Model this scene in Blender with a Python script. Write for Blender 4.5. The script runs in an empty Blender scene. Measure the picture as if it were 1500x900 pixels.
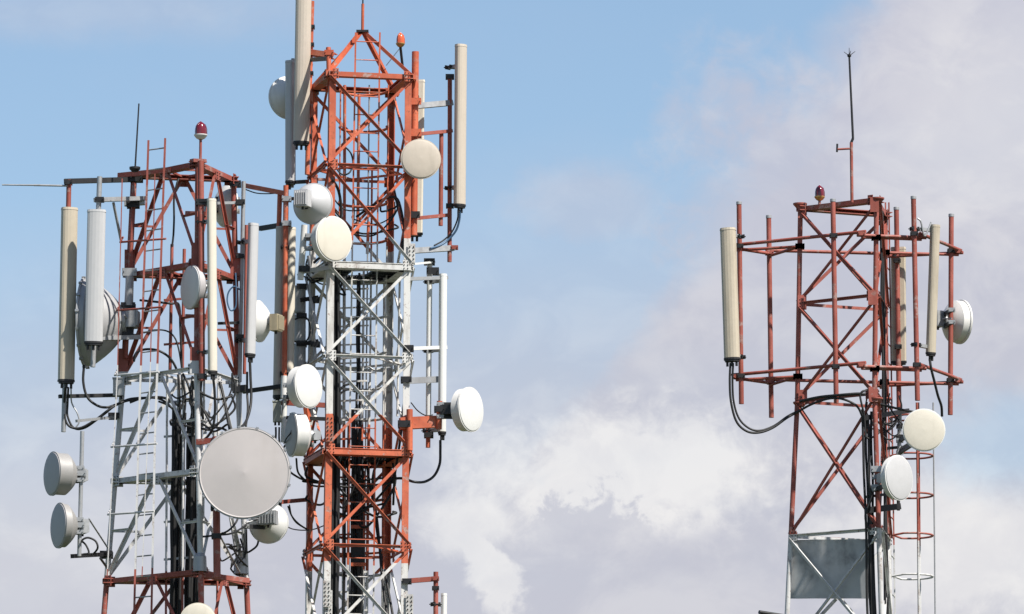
import bpy, math, random
from mathutils import Vector
random.seed(7)
rad = math.radians
SC = bpy.context.scene
COL = SC.collection

# ------------------------------------------------------------------ camera
PITCH = rad(9.0); CAMZ = 1.7; FPX = 11137.0; D0 = 100.0; PXM = 110.0
cd = bpy.data.cameras.new("camera"); cam = bpy.data.objects.new("camera", cd); COL.objects.link(cam)
cam.location = (0, 0, CAMZ); cam.rotation_euler = (math.pi/2 + PITCH, 0, 0)
cd.sensor_width = 36; cd.lens = 36*FPX/1500; cd.clip_start = 0.5; cd.clip_end = 40000
SC.camera = cam
SC.view_settings.view_transform = 'Standard'; SC.view_settings.look = 'None'
SC.view_settings.exposure = 0.72; SC.view_settings.gamma = 1.0
SC.view_settings.use_curve_mapping = False

# ------------------------------------------------------------------ sun and sky
SUN_AZ, SUN_EL = rad(48), rad(52)      # azimuth: from the way back to the camera towards the right
sdir = Vector((math.cos(SUN_EL)*math.sin(SUN_AZ), -math.cos(SUN_EL)*math.cos(SUN_AZ), math.sin(SUN_EL)))
sl = bpy.data.lights.new("sun", 'SUN'); sl.energy = 4.8; sl.angle = rad(1.0); sl.color = (1.0, 0.95, 0.87)
so = bpy.data.objects.new("sun", sl); COL.objects.link(so)
so.rotation_euler = (-sdir).to_track_quat('-Z', 'Y').to_euler()

class NT:
    """small helper for wiring shader nodes"""
    def __init__(s, tree): s.t = tree; tree.nodes.clear()
    def n(s, typ, **kw):
        nd = s.t.nodes.new(typ)
        for k, v in kw.items(): setattr(nd, k, v)
        return nd
    def put(s, sock, v):
        if v is None: return
        if isinstance(v, bpy.types.NodeSocket): s.t.links.new(v, sock)
        else: sock.default_value = v
    def m(s, op, a, b=None, c=None, clamp=False):
        nd = s.n('ShaderNodeMath', operation=op); nd.use_clamp = clamp
        s.put(nd.inputs[0], a); s.put(nd.inputs[1], b); s.put(nd.inputs[2], c)
        return nd.outputs[0]
    def step(s, x, lo, hi):
        nd = s.n('ShaderNodeMapRange', interpolation_type='SMOOTHSTEP')
        s.put(nd.inputs[0], x); nd.inputs[1].default_value = lo; nd.inputs[2].default_value = hi
        return nd.outputs[0]
    def mix(s, f, a, b, typ='MIX'):
        nd = s.n('ShaderNodeMix', data_type='RGBA', blend_type=typ)
        s.put(nd.inputs[0], f)
        s.put(nd.inputs[6], a if not isinstance(a, tuple) else (*a, 1))
        s.put(nd.inputs[7], b if not isinstance(b, tuple) else (*b, 1))
        return nd.outputs[2]
    def noise(s, vec, scale, detail=4, rough=0.55, dist=0.0):
        nd = s.n('ShaderNodeTexNoise'); nd.inputs['Scale'].default_value = scale
        nd.inputs['Detail'].default_value = detail; nd.inputs['Roughness'].default_value = rough
        nd.inputs['Distortion'].default_value = dist
        if vec is not None: s.t.links.new(vec, nd.inputs['Vector'])
        return nd.outputs['Fac']
    def xyz(s, x, y, z):
        nd = s.n('ShaderNodeCombineXYZ'); s.put(nd.inputs[0], x); s.put(nd.inputs[1], y); s.put(nd.inputs[2], z)
        return nd.outputs[0]

world = bpy.data.worlds.new("World"); SC.world = world; world.use_nodes = True
w = NT(world.node_tree)
SKY_STR = 0.081
sky = w.n('ShaderNodeTexSky', sky_type='NISHITA'); sky.sun_disc = False
sky.sun_elevation = SUN_EL
sky.sun_rotation = math.atan2(sdir.x, sdir.y)
sky.air_density = 1.0; sky.dust_density = 0.4; sky.ozone_density = 2.0
tc = w.n('ShaderNodeTexCoord'); sp = w.n('ShaderNodeSeparateXYZ'); w.t.links.new(tc.outputs['Generated'], sp.inputs[0])
dy = w.m('MAXIMUM', sp.outputs[1], 0.05)
# directions measured in hundredths of the tangent: a cloud map fixed in the sky
U = w.m('MULTIPLY', w.m('DIVIDE', sp.outputs[0], dy), 100.0)
V = w.m('MULTIPLY', w.m('SUBTRACT', w.m('DIVIDE', sp.outputs[2], dy), math.tan(PITCH)), 100.0)
vec = w.xyz(U, V, 0.0)
n1 = w.noise(vec, 0.42, 7, 0.56, 0.35)
n2 = w.noise(w.xyz(w.m('ADD', U, 31.0), w.m('MULTIPLY', V, 1.35), 3.0), 0.80, 7, 0.58, 0.5)
n3 = w.noise(w.xyz(w.m('ADD', U, 7.0), w.m('MULTIPLY', V, 2.2), 9.0), 0.28, 5, 0.5, 0.2)
n4 = w.noise(w.xyz(U, V, 17.0), 1.7, 8, 0.6, 0.6)
K = 100.0*math.hypot(1, math.tan(PITCH))/FPX           # one photo pixel in this map, near the axis
n5 = w.noise(w.xyz(U, V, 41.0), 4.2, 6, 0.6, 0.4)
def blob(px, py, rx, ry, warp=0.9, soft=1.0, rot=0.0, lump=0.35):
    """1 inside a soft wobbly ellipse of sky, 0 outside"""
    cu, cv = (px-750)*K, (450-py)*K
    du, dv = w.m('SUBTRACT', U, cu), w.m('SUBTRACT', V, cv); c_, s_ = math.cos(rot), math.sin(rot)
    a = w.m('DIVIDE', w.m('ADD', w.m('MULTIPLY', du, c_), w.m('MULTIPLY', dv, s_)), rx*K)
    b = w.m('DIVIDE', w.m('SUBTRACT', w.m('MULTIPLY', dv, c_), w.m('MULTIPLY', du, s_)), ry*K)
    d = w.m('SQRT', w.m('ADD', w.m('MULTIPLY', a, a), w.m('MULTIPLY', b, b)))
    d = w.m('ADD', d, w.m('MULTIPLY', w.m('SUBTRACT', n1, 0.5), warp*1.6))
    d = w.m('ADD', d, w.m('MULTIPLY', w.m('SUBTRACT', n4, 0.5), lump*2.0))
    d = w.m('ADD', d, w.m('MULTIPLY', w.m('SUBTRACT', n5, 0.5), lump*0.9))
    return w.m('SUBTRACT', 1.0, w.step(d, 1.0-0.5*soft, 1.0+0.5*soft))
def band(px, py, nx, ny, width, warp=1.0):
    """rises from 0 to 1 across a line through (px,py) along the direction (nx,ny)"""
    L = math.hypot(nx, ny); nx /= L; ny /= L
    a = w.m('ADD', w.m('MULTIPLY', w.m('SUBTRACT', U, (px-750)*K), nx), w.m('MULTIPLY', w.m('SUBTRACT', V, (450-py)*K), -ny))
    a = w.m('ADD', a, w.m('MULTIPLY', w.m('SUBTRACT', n1, 0.5), warp*180*K))
    a = w.m('ADD', a, w.m('MULTIPLY', w.m('SUBTRACT', n4, 0.5), warp*60*K))
    return w.step(a, -width*K, width*K)
haze_low = band(600, 470, 0.10, 1, 330, 0.35)            # thickens towards the horizon
veil = w.m('MULTIPLY', haze_low, 0.95)
bank = band(1165, 150, 0.78, 0.62, 70, 1.0)              # the grey bank on the right
bank2 = blob(1330, 300, 330, 210, 0.9, 0.8)
puff = blob(860, 300, 120, 60, 0.8, 1.2)
cov = w.m('MAXIMUM', veil, w.m('MULTIPLY', bank, 0.97))
cov = w.m('MAXIMUM', cov, w.m('MULTIPLY', bank2, 0.9))
cov = w.m('MAXIMUM', cov, w.m('MULTIPLY', puff, 0.5))
thin = w.m('MULTIPLY', blob(120, 5, 300, 45, 0.6, 1.4), 0.35)
cov = w.m('MAXIMUM', cov, thin)
cov = w.m('ADD', cov, w.m('MULTIPLY', w.m('SUBTRACT', n3, 0.5), 0.22), clamp=True)
hole = w.m('MULTIPLY', blob(1480, 645, 130, 80, 0.6, 1.1), 0.50)
cov = w.m('SUBTRACT', cov, hole, clamp=True)
cov = w.m('MULTIPLY', cov, w.m('SUBTRACT', 0.98, w.m('MULTIPLY', w.step(sp.outputs[2], 0.26, 0.50), 0.88)))   # clear overhead
# cloud brightness: grey lavender body, sunlit cumulus and the greyer heaps in front of it
lite = w.m('MULTIPLY', w.step(n2, 0.40, 0.70), 0.30)
cum = blob(905, 700, 215, 95, 0.7, 0.9, 0, 0.8)
cum = w.m('MAXIMUM', cum, w.m('MULTIPLY', blob(1400, 800, 200, 120, 0.7, 0.9, 0, 0.7), 0.80))
cum = w.m('MAXIMUM', cum, w.m('MULTIPLY', blob(1440, 170, 150, 150, 0.9, 1.3), 0.45))
cum = w.m('MAXIMUM', cum, w.m('MULTIPLY', blob(60, 800, 200, 140, 0.9, 1.4), 0.25))
heap = w.m('MAXIMUM', blob(870, 850, 135, 110, 0.5, 0.30, 0, 1.0), w.m('MULTIPLY', blob(1060, 860, 130, 75, 0.5, 0.4, 0, 0.5), 0.8))
cum = w.m('MULTIPLY', cum, w.m('SUBTRACT', 1.0, w.m('MULTIPLY', heap, 0.78)))
cum = w.m('MAXIMUM', cum, w.m('MULTIPLY', w.m('MAXIMUM', blob(716, 830, 92, 31, 0.35, 0.6, -1.12, 1.15), blob(692, 770, 70, 45, 0.4, 1.1, 0, 0.9)), 0.85))
lite = w.m('ADD', lite, w.m('MULTIPLY', cum, w.m('ADD', 0.62, w.m('MULTIPLY', n4, 0.55))), clamp=True)
q = 1.0/SKY_STR
body = w.mix(haze_low, (0.335*q, 0.340*q, 0.402*q), (0.345*q, 0.346*q, 0.392*q))
ccol = w.mix(w.m('MAXIMUM', lite, 0.0), body, (0.530*q, 0.518*q, 0.515*q))
skyc = w.mix(1.0, sky.outputs[0], (1.0, 1.0, 1.0), 'MULTIPLY')
out = w.mix(cov, skyc, ccol)
bg = w.n('ShaderNodeBackground'); bg.inputs[1].default_value = SKY_STR
w.t.links.new(out, bg.inputs[0])
wo = w.n('ShaderNodeOutputWorld'); w.t.links.new(bg.outputs[0], wo.inputs[0])

# ------------------------------------------------------------------ where a photo point lies at a given depth
SP, CP = math.sin(PITCH), math.cos(PITCH)
def W(px, py, d=0.0):
    """d: distance behind the plane y = 100 m, counted in 1/110 m"""
    a, b = (px-750)/FPX, (450-py)/FPX
    v = Vector((a, CP - b*SP, SP + b*CP))
    t = (D0 + d/PXM)/v.y
    return Vector((v.x*t, v.y*t, CAMZ + v.z*t))
def wp(p): return p if isinstance(p, Vector) else W(*p)
q1 = 1.0/PXM

# ------------------------------------------------------------------ materials
MATS = {}
def mat(name, base, rough=0.5, metal=0.0, var=0.12, grime=0.25, gscale=3.0, grimecol=(0.10, 0.09, 0.08), streak=True, coat=0.0, bump=0.0):
    m = bpy.data.materials.new(name); m.use_nodes = True; s = NT(m.node_tree)
    geo = s.n('ShaderNodeNewGeometry'); sx = s.n('ShaderNodeSeparateXYZ'); s.t.links.new(geo.outputs['Position'], sx.inputs[0])
    pos = s.xyz(sx.outputs[0], sx.outputs[1], s.m('MULTIPLY', sx.outputs[2], 0.16 if streak else 1.0))
    a = s.noise(pos, gscale*2.2, 6, 0.6); b = s.noise(geo.outputs['Position'], gscale*7, 5, 0.6)
    f = s.m('MULTIPLY', s.step(a, 0.48, 0.78), grime)
    f2 = s.m('MULTIPLY', s.m('SUBTRACT', b, 0.5), 2*var)
    c = s.mix(f, base, grimecol)
    nd = s.n('ShaderNodeHueSaturation'); s.put(nd.inputs['Value'], s.m('ADD', 1.0, f2)); s.t.links.new(c, nd.inputs['Color'])
    p = s.n('ShaderNodeBsdfPrincipled'); s.t.links.new(nd.outputs[0], p.inputs['Base Color'])
    s.put(p.inputs['Roughness'], s.m('ADD', rough, s.m('MULTIPLY', s.m('SUBTRACT', b, 0.5), 0.25)))
    p.inputs['Metallic'].default_value = metal; p.inputs['Coat Weight'].default_value = coat
    if bump:
        bn = s.n('ShaderNodeBump'); bn.inputs['Strength'].default_value = bump; bn.inputs['Distance'].default_value = 0.004
        s.t.links.new(b, bn.inputs['Height']); s.t.links.new(bn.outputs[0], p.inputs['Normal'])
    o = s.n('ShaderNodeOutputMaterial'); s.t.links.new(p.outputs[0], o.inputs[0])
    MATS[name] = m; return m

def banded(name, red, white, edges, chip=0.5, whitegrime=0.35):
    """old tower paint: red and white fields that change at the given heights, with chips down to zinc and rust"""
    m = bpy.data.materials.new(name); m.use_nodes = True; s = NT(m.node_tree)
    geo = s.n('ShaderNodeNewGeometry'); sx = s.n('ShaderNodeSeparateXYZ'); P = geo.outputs['Position']; s.t.links.new(P, sx.inputs[0])
    lo = s.noise(P, 2.2, 5, 0.6); hi = s.noise(P, 26.0, 5, 0.65); md = s.noise(P, 9.0, 6, 0.65)
    st = s.noise(s.xyz(s.m('MULTIPLY', sx.outputs[0], 5.0), s.m('MULTIPLY', sx.outputs[1], 5.0), sx.outputs[2]), 2.6, 5, 0.6)
    z = s.m('ADD', sx.outputs[2], s.m('MULTIPLY', s.m('SUBTRACT', md, 0.5), 0.02))
    fac = None; sign = 1
    for e in edges:
        k = s.m('MULTIPLY', s.m('LESS_THAN', z, e), float(sign)); fac = k if fac is None else s.m('ADD', fac, k); sign = -sign
    rv = s.mix(s.step(lo, 0.35, 0.7), tuple(c*0.74 for c in red), (min(1, red[0]*1.12), red[1]*1.45, red[2]*1.7))
    rv = s.mix(s.m('MULTIPLY', s.step(st, 0.50, 0.75), 0.45), rv, (red[0]*0.45, red[1]*0.5+0.01, red[2]*0.6+0.01))
    wv = s.mix(s.m('MULTIPLY', s.step(st, 0.45, 0.75), whitegrime), white, (0.24, 0.22, 0.20))
    c = s.mix(fac, rv, wv)
    dens = s.noise(P, 1.3, 3, 0.5)
    ch = s.m('MULTIPLY', s.step(s.m('ADD', md, s.m('MULTIPLY', s.m('SUBTRACT', dens, 0.5), 0.55)), 0.585, 0.65), chip)
    c = s.mix(ch, c, s.mix(s.step(hi, 0.42, 0.58), (0.20, 0.15, 0.125), (0.36, 0.31, 0.29)))
    ru = s.m('MULTIPLY', s.m('MULTIPLY', s.step(hi, 0.56, 0.66), s.step(lo, 0.42, 0.58)), 0.65)
    c = s.mix(ru, c, (0.12, 0.045, 0.02))
    p = s.n('ShaderNodeBsdfPrincipled'); s.t.links.new(c, p.inputs['Base Color'])
    s.put(p.inputs['Roughness'], s.m('ADD', 0.42, s.m('MULTIPLY', hi, 0.3)))
    bn = s.n('ShaderNodeBump'); bn.inputs['Strength'].default_value = 0.25; bn.inputs['Distance'].default_value = 0.003
    s.t.links.new(hi, bn.inputs['Height']); s.t.links.new(bn.outputs[0], p.inputs['Normal'])
    o = s.n('ShaderNodeOutputMaterial'); s.t.links.new(p.outputs[0], o.inputs[0])
    MATS[name] = m; return m

DL, DM, DR = -250, 0, 150            # depths of the three towers
RED_DEEP = (0.295, 0.062, 0.040); RED_BRIGHT = (0.49, 0.092, 0.036); WHITE = (0.53, 0.53, 0.535)
GV, DK = "galvanised", "dark_steel"
M_L = banded("left_tower_paint", RED_DEEP, WHITE, [W(181, 546, DL+26).z, W(157, 843, DL+26).z])
M_M = banded("middle_tower_paint", RED_BRIGHT, (0.55, 0.545, 0.53), [W(480, 345, -75).z, W(477, 606, -75).z, W(475, 822, -75).z], 0.7, 0.6)
M_R = banded("right_tower_paint", RED_DEEP, (0.52, 0.52, 0.52), [W(1158, 784, DR+8).z], 0.5, 0.55)
M_RED = banded("red_pipe_paint", RED_DEEP, WHITE, [-50.0], 0.45)
M_ORANGE = banded("orange_pipe_paint", RED_BRIGHT, WHITE, [-50.0], 0.35)
mat("galvanised", (0.332, 0.340, 0.349), 0.45, 0.35, 0.2, 0.35)
mat("dark_steel", (0.022, 0.022, 0.024), 0.5, 0.4, 0.2, 0.2)
mat("tan_radome", (0.440, 0.385, 0.300), 0.5, 0, 0.06, 0.6, 2.6, (0.24, 0.20, 0.15))
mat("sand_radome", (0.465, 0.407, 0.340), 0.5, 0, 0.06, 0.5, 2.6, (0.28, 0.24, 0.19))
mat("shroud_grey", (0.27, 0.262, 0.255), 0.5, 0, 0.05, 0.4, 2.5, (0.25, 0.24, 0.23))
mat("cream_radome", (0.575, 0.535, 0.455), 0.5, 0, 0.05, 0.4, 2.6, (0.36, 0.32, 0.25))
mat("grey_radome", (0.440, 0.440, 0.448), 0.5, 0, 0.05, 0.2, 2.0, (0.32, 0.32, 0.32))
mat("white_radome", (0.614, 0.614, 0.598), 0.45, 0, 0.04, 0.2, 2.0, (0.45, 0.44, 0.42))
mat("lilac_radome", (0.485, 0.445, 0.435), 0.6, 0, 0.05, 0.75, 0.9, (0.395, 0.355, 0.335))
mat("dish_white", (0.614, 0.606, 0.589), 0.4, 0, 0.05, 0.45, 2.2, (0.36, 0.34, 0.31))
mat("dish_grey", (0.349, 0.349, 0.357), 0.5, 0.1, 0.06, 0.35, 2.5, (0.22, 0.22, 0.22))
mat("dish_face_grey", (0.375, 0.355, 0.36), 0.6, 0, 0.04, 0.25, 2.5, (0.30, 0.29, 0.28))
mat("cable_black", (0.008, 0.008, 0.009), 0.6, 0, 0.3, 0.3, 5, (0.02, 0.02, 0.02))
mat("cable_blue", (0.05, 0.11, 0.20), 0.45, 0, 0.2, 0.2, 5)
mat("lamp_red", (0.13, 0.006, 0.014), 0.12, 0, 0.1, 0.15, 5, coat=0.6)
mat("lamp_orange", (0.55, 0.10, 0.03), 0.2, 0, 0.1, 0.2, 5, coat=0.4)
mat("brass", (0.50, 0.30, 0.10), 0.4, 0.5, 0.15, 0.3)
mat("box_green_grey", (0.28, 0.29, 0.25), 0.5, 0, 0.1, 0.3)
mat("beige_box", (0.36, 0.31, 0.21), 0.5, 0, 0.1, 0.3)
mat("sheet_metal", (0.42, 0.425, 0.425), 0.6, 0.1, 0.2, 1.0, 0.9, (0.12, 0.12, 0.12), streak=False)  # broad dark blotches mottled over the whole sheet
mat("concrete", (0.35, 0.34, 0.32), 0.85, 0, 0.2, 0.4, 2)
mat("meadow", (0.040, 0.060, 0.022), 0.9, 0, 0.5, 0.6, 0.4, (0.08, 0.065, 0.04), streak=False)
def M(x): return MATS[x] if isinstance(x, str) else x

# ------------------------------------------------------------------ mesh building
class MB:
    def __init__(s): s.v = []; s.f = []; s.sm = []; s.mi = []; s.cur = 0
    def add(s, vs, fs, smooth=False):
        o = len(s.v); s.v += [Vector(x) for x in vs]
        for f in fs: s.f.append([i+o for i in f]); s.sm.append(smooth); s.mi.append(s.cur)
    def tube(s, p0, p1, r, n=10, r1=None, caps=True):
        s.path([p0, p1], r, n, caps, r1)
    def path(s, pts, r, n=8, caps=True, r1=None, closed=False):
        pts = [Vector(p) for p in pts]; k = len(pts); rings = []; prev = None
        for i, p in enumerate(pts):
            if closed: t = pts[(i+1) % k] - pts[i-1]
            else: t = pts[min(i+1, k-1)] - pts[max(i-1, 0)]
            t.normalize()
            if prev is None:
                a = Vector((0, 0, 1)) if abs(t.z) < 0.9 else Vector((1, 0, 0)); u = t.cross(a).normalized()
            else:
                u = prev - t*prev.dot(t); u.normalize()
            prev = u; b = t.cross(u)
            rr = r if r1 is None else r + (r1-r)*i/(k-1)
            rings.append([p + (u*math.cos(2*math.pi*j/n) + b*math.sin(2*math.pi*j/n))*rr for j in range(n)])
        vs = [x for g in rings for x in g]; fs = []
        for i in range(k if closed else k-1):
            i2 = (i+1) % k
            for j in range(n):
                j2 = (j+1) % n; fs.append((i*n+j, i*n+j2, i2*n+j2, i2*n+j))
        s.add(vs, fs, True)
        if caps and not closed:
            s.add(rings[0], [tuple(range(n))[::-1]]); s.add(rings[-1], [tuple(range(n))])
    def prism(s, sec, p0, p1, u, v, smooth=False, scale1=1.0):
        """section points (a,b) in basis u,v swept from p0 to p1"""
        n = len(sec)
        A = [p0 + u*a + v*b for a, b in sec]; B = [p1 + u*a*scale1 + v*b*scale1 for a, b in sec]
        s.add(A+B, [(i, (i+1) % n, n+(i+1) % n, n+i) for i in range(n)], smooth)
        s.add(A, [tuple(range(n))[::-1]]); s.add(B, [tuple(range(n))])
    def angle(s, p0, p1, a, t, nrm, flip=1):
        """steel angle: one flange in the face, the other standing outwards along its upper edge"""
        e = (p1-p0).normalized(); nrm = (nrm - e*nrm.dot(e)).normalized(); u = e.cross(nrm)
        if u.z*flip > 0: u = -u
        s.prism([(-a/2, 0), (a/2, 0), (a/2, t), (-a/2+t, t), (-a/2+t, a*0.85), (-a/2, a*0.85)], p0, p1, u, nrm)
    def bar(s, p0, p1, wd, ht, up=Vector((0, 0, 1))):
        e = (p1-p0).normalized(); u = e.cross(up).normalized(); v = u.cross(e)
        s.prism([(-wd/2, -ht/2), (wd/2, -ht/2), (wd/2, ht/2), (-wd/2, ht/2)], p0, p1, u, v)
    def channel(s, p0, p1, wd, ht, t, side):
        e = (p1-p0).normalized(); u = side - e*side.dot(e); u.normalize(); v = u.cross(e)
        if v.z < 0: v = -v
        s.prism([(0, -ht/2), (0, ht/2), (-wd, ht/2), (-wd, ht/2-t), (-t, ht/2-t), (-t, -ht/2+t), (-wd, -ht/2+t), (-wd, -ht/2)], p0, p1, u, v)
    def box(s, c, x, y, z):
        """c centre, x y z half vectors"""
        vs = [c + x*a + y*b + z*g for a in (-1, 1) for b in (-1, 1) for g in (-1, 1)]
        s.add(vs, [(0, 1, 3, 2), (4, 6, 7, 5), (0, 4, 5, 1), (2, 3, 7, 6), (0, 2, 6, 4), (1, 5, 7, 3)])
    def lathe(s, c, ax, prof, n=40, sharp=()):
        """prof: (along axis, radius) pairs"""
        a = Vector((0, 0, 1)) if abs(ax.z) < 0.9 else Vector((1, 0, 0)); u = a.cross(ax).normalized(); b = ax.cross(u)
        seg = []; cur = [prof[0]]
        for i in range(1, len(prof)):
            cur.append(prof[i])
            if i in sharp: seg.append(cur); cur = [prof[i]]
        seg.append(cur)
        for g in seg:
            if len(g) < 2: continue
            vs = []; fs = []
            for t, r in g:
                for j in range(n):
                    an = 2*math.pi*j/n; vs.append(c + ax*t + (u*math.cos(an) + b*math.sin(an))*r)
            for i in range(len(g)-1):
                for j in range(n):
                    j2 = (j+1) % n; fs.append((i*n+j, i*n+j2, (i+1)*n+j2, (i+1)*n+j))
            s.add(vs, fs, True)
    def build(s, name, mats, parent=None):
        me = bpy.data.meshes.new(name)
        off = parent_loc(parent)
        me.from_pydata([v-off for v in s.v], [], s.f)
        me.polygons.foreach_set('use_smooth', s.sm); me.polygons.foreach_set('material_index', s.mi)
        for m_ in (mats if isinstance(mats, (list, tuple)) else [mats]): me.materials.append(M(m_))
        me.validate(); me.update()
        o = bpy.data.objects.new(name, me); COL.objects.link(o)
        if parent is not None: o.parent = parent
        return o
def parent_loc(p):
    v = Vector((0, 0, 0))
    while p is not None: v += p.location; p = p.parent
    return v
def thing(name, label, cat, loc, group=None):
    o = bpy.data.objects.new(name, None); COL.objects.link(o); o.location = wp(loc); o.empty_display_size = 0.1
    o['label'] = label; o['category'] = cat
    if group: o['group'] = group
    return o
def tag(o, label, cat, group=None):
    o['label'] = label; o['category'] = cat
    if group: o['group'] = group
    return o
def T(par, name, p0, p1, r, m, n=12):
    b = MB(); b.tube(wp(p0), wp(p1), r*q1, n); return b.build(name, m, par)
def B(par, name, p0, p1, wd, ht, m):
    b = MB(); b.bar(wp(p0), wp(p1), wd*q1, ht*q1); return b.build(name, m, par)
def C(par, name, p0, p1, wd, ht, m, side=Vector((0, -1, 0))):
    b = MB(); b.channel(wp(p0), wp(p1), wd*q1, ht*q1, 1.2*q1, side); return b.build(name, m, par)
X, Y, Z = Vector((1, 0, 0)), Vector((0, 1, 0)), Vector((0, 0, 1))
def clampm(par, p, s=5.0, m="dark_steel", name="clamp", ax=X):
    """a two-plate pipe clamp with its long bolts"""
    c = wp(p); b = MB(); ay = Z.cross(ax)
    b.box(c + ay*(-s*0.95*q1), ax*s*q1*1.15, ay*1.0*q1, Z*s*0.62*q1)
    b.box(c + ay*(s*0.95*q1), ax*s*q1*1.15, ay*1.0*q1, Z*s*0.62*q1)
    for sx in (-1, 1):
        b.tube(c + ax*sx*s*0.9*q1 - ay*s*1.7*q1, c + ax*sx*s*0.9*q1 + ay*s*1.7*q1, 0.9*q1, 6)
    return b.build(name, m, par)
def spline(pts, sub=8):
    P = [wp(p) for p in pts]; P = [P[0]*2-P[1]] + P + [P[-1]*2-P[-2]]; out = []
    for i in range(1, len(P)-2):
        a, b, c, d = P[i-1:i+3]
        for k in range(sub):
            t = k/sub
            out.append(0.5*((2*b) + (c-a)*t + (2*a-5*b+4*c-d)*t*t + (3*b-a-3*c+d)*t**3))
    out.append(P[-2]); return out
def cable(label, pts, r=1.5, m="cable_black", group=None, name="cable"):
    b = MB(); b.path(spline(pts), r*q1, 7)
    o = b.build(name, m); tag(o, label, "cable", group); return o

# ------------------------------------------------------------------ ground
g = MB(); G = 9000.0
g.add([(-G, -G, 0), (G, -G, 0), (G, G, 0), (-G, G, 0)], [(0, 1, 2, 3)])
go = g.build("ground", "meadow"); go['kind'] = 'structure'

# ------------------------------------------------------------------ lattice towers
class Leg:
    def __init__(s, nodes): s.p = [W(*n) for n in nodes]
    def at(s, z):
        p = s.p
        for i in range(len(p)-1):
            if z >= p[i+1].z or i == len(p)-2:
                t = (z-p[i].z)/(p[i+1].z-p[i].z); r = p[i].lerp(p[i+1], t); return Vector((r.x, r.y, z))
def outward(a, b, c):
    e = b-a; n = Vector((e.y, -e.x, 0)).normalized()
    if n.dot((a+b)*0.5 - c) < 0: n = -n
    return n
def gusset(par, p, n, e, wd, ht, m):
    """a bolted plate lying on a face: n outward, e along the face"""
    b = MB(); b.box(p + n*1.3*q1, e*wd*q1*0.5, n*0.5*q1, Z*ht*q1*0.5); b.cur = 1
    for i in (-1, 1):
        for k in (-1, 0, 1):
            c = p + e*i*wd*q1*0.3 + Z*k*ht*q1*0.33 + n*1.8*q1; b.tube(c, c + n*1.1*q1, 0.9*q1, 6)
    return b.build("gusset_plate", [m, "dark_steel"], par)

def tower(label, legs, levels, m, legmode, leg_r, br, pattern, root, top_beam, plates=True, group=None):
    par = thing("lattice_tower", label, "tower", root)
    L = [Leg(l) for l in legs]; n = len(L)
    ztop = levels[0]
    cen = lambda z: sum((l.at(z) for l in L), Vector())/n
    bounds = levels + [0.25]
    for i, l in enumerate(L):
        b = MB(); zs = [ztop + 3*q1] + [p.z for p in l.p[1:-1]] + [0.1]
        for k in range(len(zs)-1):
            p0, p1 = l.at(zs[k]), l.at(zs[k+1])
            if legmode == 'tube':
                b.tube(p0, p1, leg_r*q1, 14)
            else:
                z = (zs[k]+zs[k+1])/2; pc = l.at(z)
                u = (L[(i+1) % n].at(z)-pc).normalized(); v = (L[i-1].at(z)-pc).normalized(); a, t = leg_r*q1, 1.3*q1
                b.prism([(0, 0), (a, 0), (a, t), (t, t), (t, a), (0, a)], p0, p1, u, v)
        b.build("leg", m, par)
        ft = MB(); pc = l.at(0.0); ft.box(Vector((pc.x, pc.y, 0.06)), X*0.35, Y*0.35, Z*0.12); ft.build("footing", "concrete", par)
    for k, z in enumerate(levels):
        c = cen(z)
        for i in range(n):
            a, b_ = L[i].at(z), L[(i+1) % n].at(z); no = outward(a, b_, c); e = (b_-a).normalized()
            mb = MB()
            if top_beam and k in top_beam: mb.channel(a - e*6*q1 + no*2*q1, b_ + e*6*q1 + no*2*q1, 14*q1, 7*q1, 1.1*q1, no)
            else: mb.angle(a + no*1.5*q1, b_ + no*1.5*q1, br*q1, 1.0*q1, no)
            mb.build("crossbar", m, par)
            if plates:
                gusset(par, a + e*8*q1 + no*3.2*q1, no, e, 9, 15, m); gusset(par, b_ - e*8*q1 + no*3.2*q1, no, e, 9, 15, m)
    for k in range(len(levels)-1):
        z1, z0 = levels[k]-4*q1, levels[k+1]+4*q1; c = cen(z1)
        for i in range(n):
            A, Bq = L[i], L[(i+1) % n]; a1, b1, a0, b0 = A.at(z1), Bq.at(z1), A.at(z0), Bq.at(z0); no = outward(a1, b1, c)
            if pattern == 'x':
                for s_, (p, q_) in enumerate(((a1, b0), (b1, a0))):
                    o = no*((3.4 if s_ == 0 else -1.5)*q1); mb = MB(); mb.angle(p+o, q_+o, br*q1, 0.9*q1, no, 1 if s_ == 0 else -1); mb.build("brace", m, par)
            else:
                mid = (a1+b1)*0.5
                for q_ in (a0, b0):
                    e = (b1-a1).normalized()*(-4*q1 if q_ is a0 else 4*q1)
                    mb = MB(); mb.angle(mid+e-no*1.5*q1, q_-no*1.5*q1, br*q1, 0.9*q1, no, 1); mb.build("brace", m, par)
                gusset(par, mid - Z*2*q1 + no*2*q1, no, (b1-a1).normalized(), 16, 12, m)
    # the plain lower bays down to the ground
    z1 = levels[-1]; nb = max(2, int(z1/2.0)); hs = [z1*(1-j/nb) + 0.2*j/nb for j in range(nb+1)]
    for k in range(nb):
        for i in range(n):
            A, Bq = L[i], L[(i+1) % n]; no = outward(A.at(z1), Bq.at(z1), cen(z1))
            for s_, (p, q_) in enumerate(((A.at(hs[k]), Bq.at(hs[k+1])), (Bq.at(hs[k]), A.at(hs[k+1])))):
                o = no*((3 if s_ else -1.5)*q1); mb = MB(); mb.angle(p+o, q_+o, br*q1, 0.9*q1, no); mb.build("brace", m, par)
            if k: mb = MB(); mb.angle(A.at(hs[k]), Bq.at(hs[k]), br*q1, q1, no); mb.build("crossbar", m, par)
    return par, L

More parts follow.
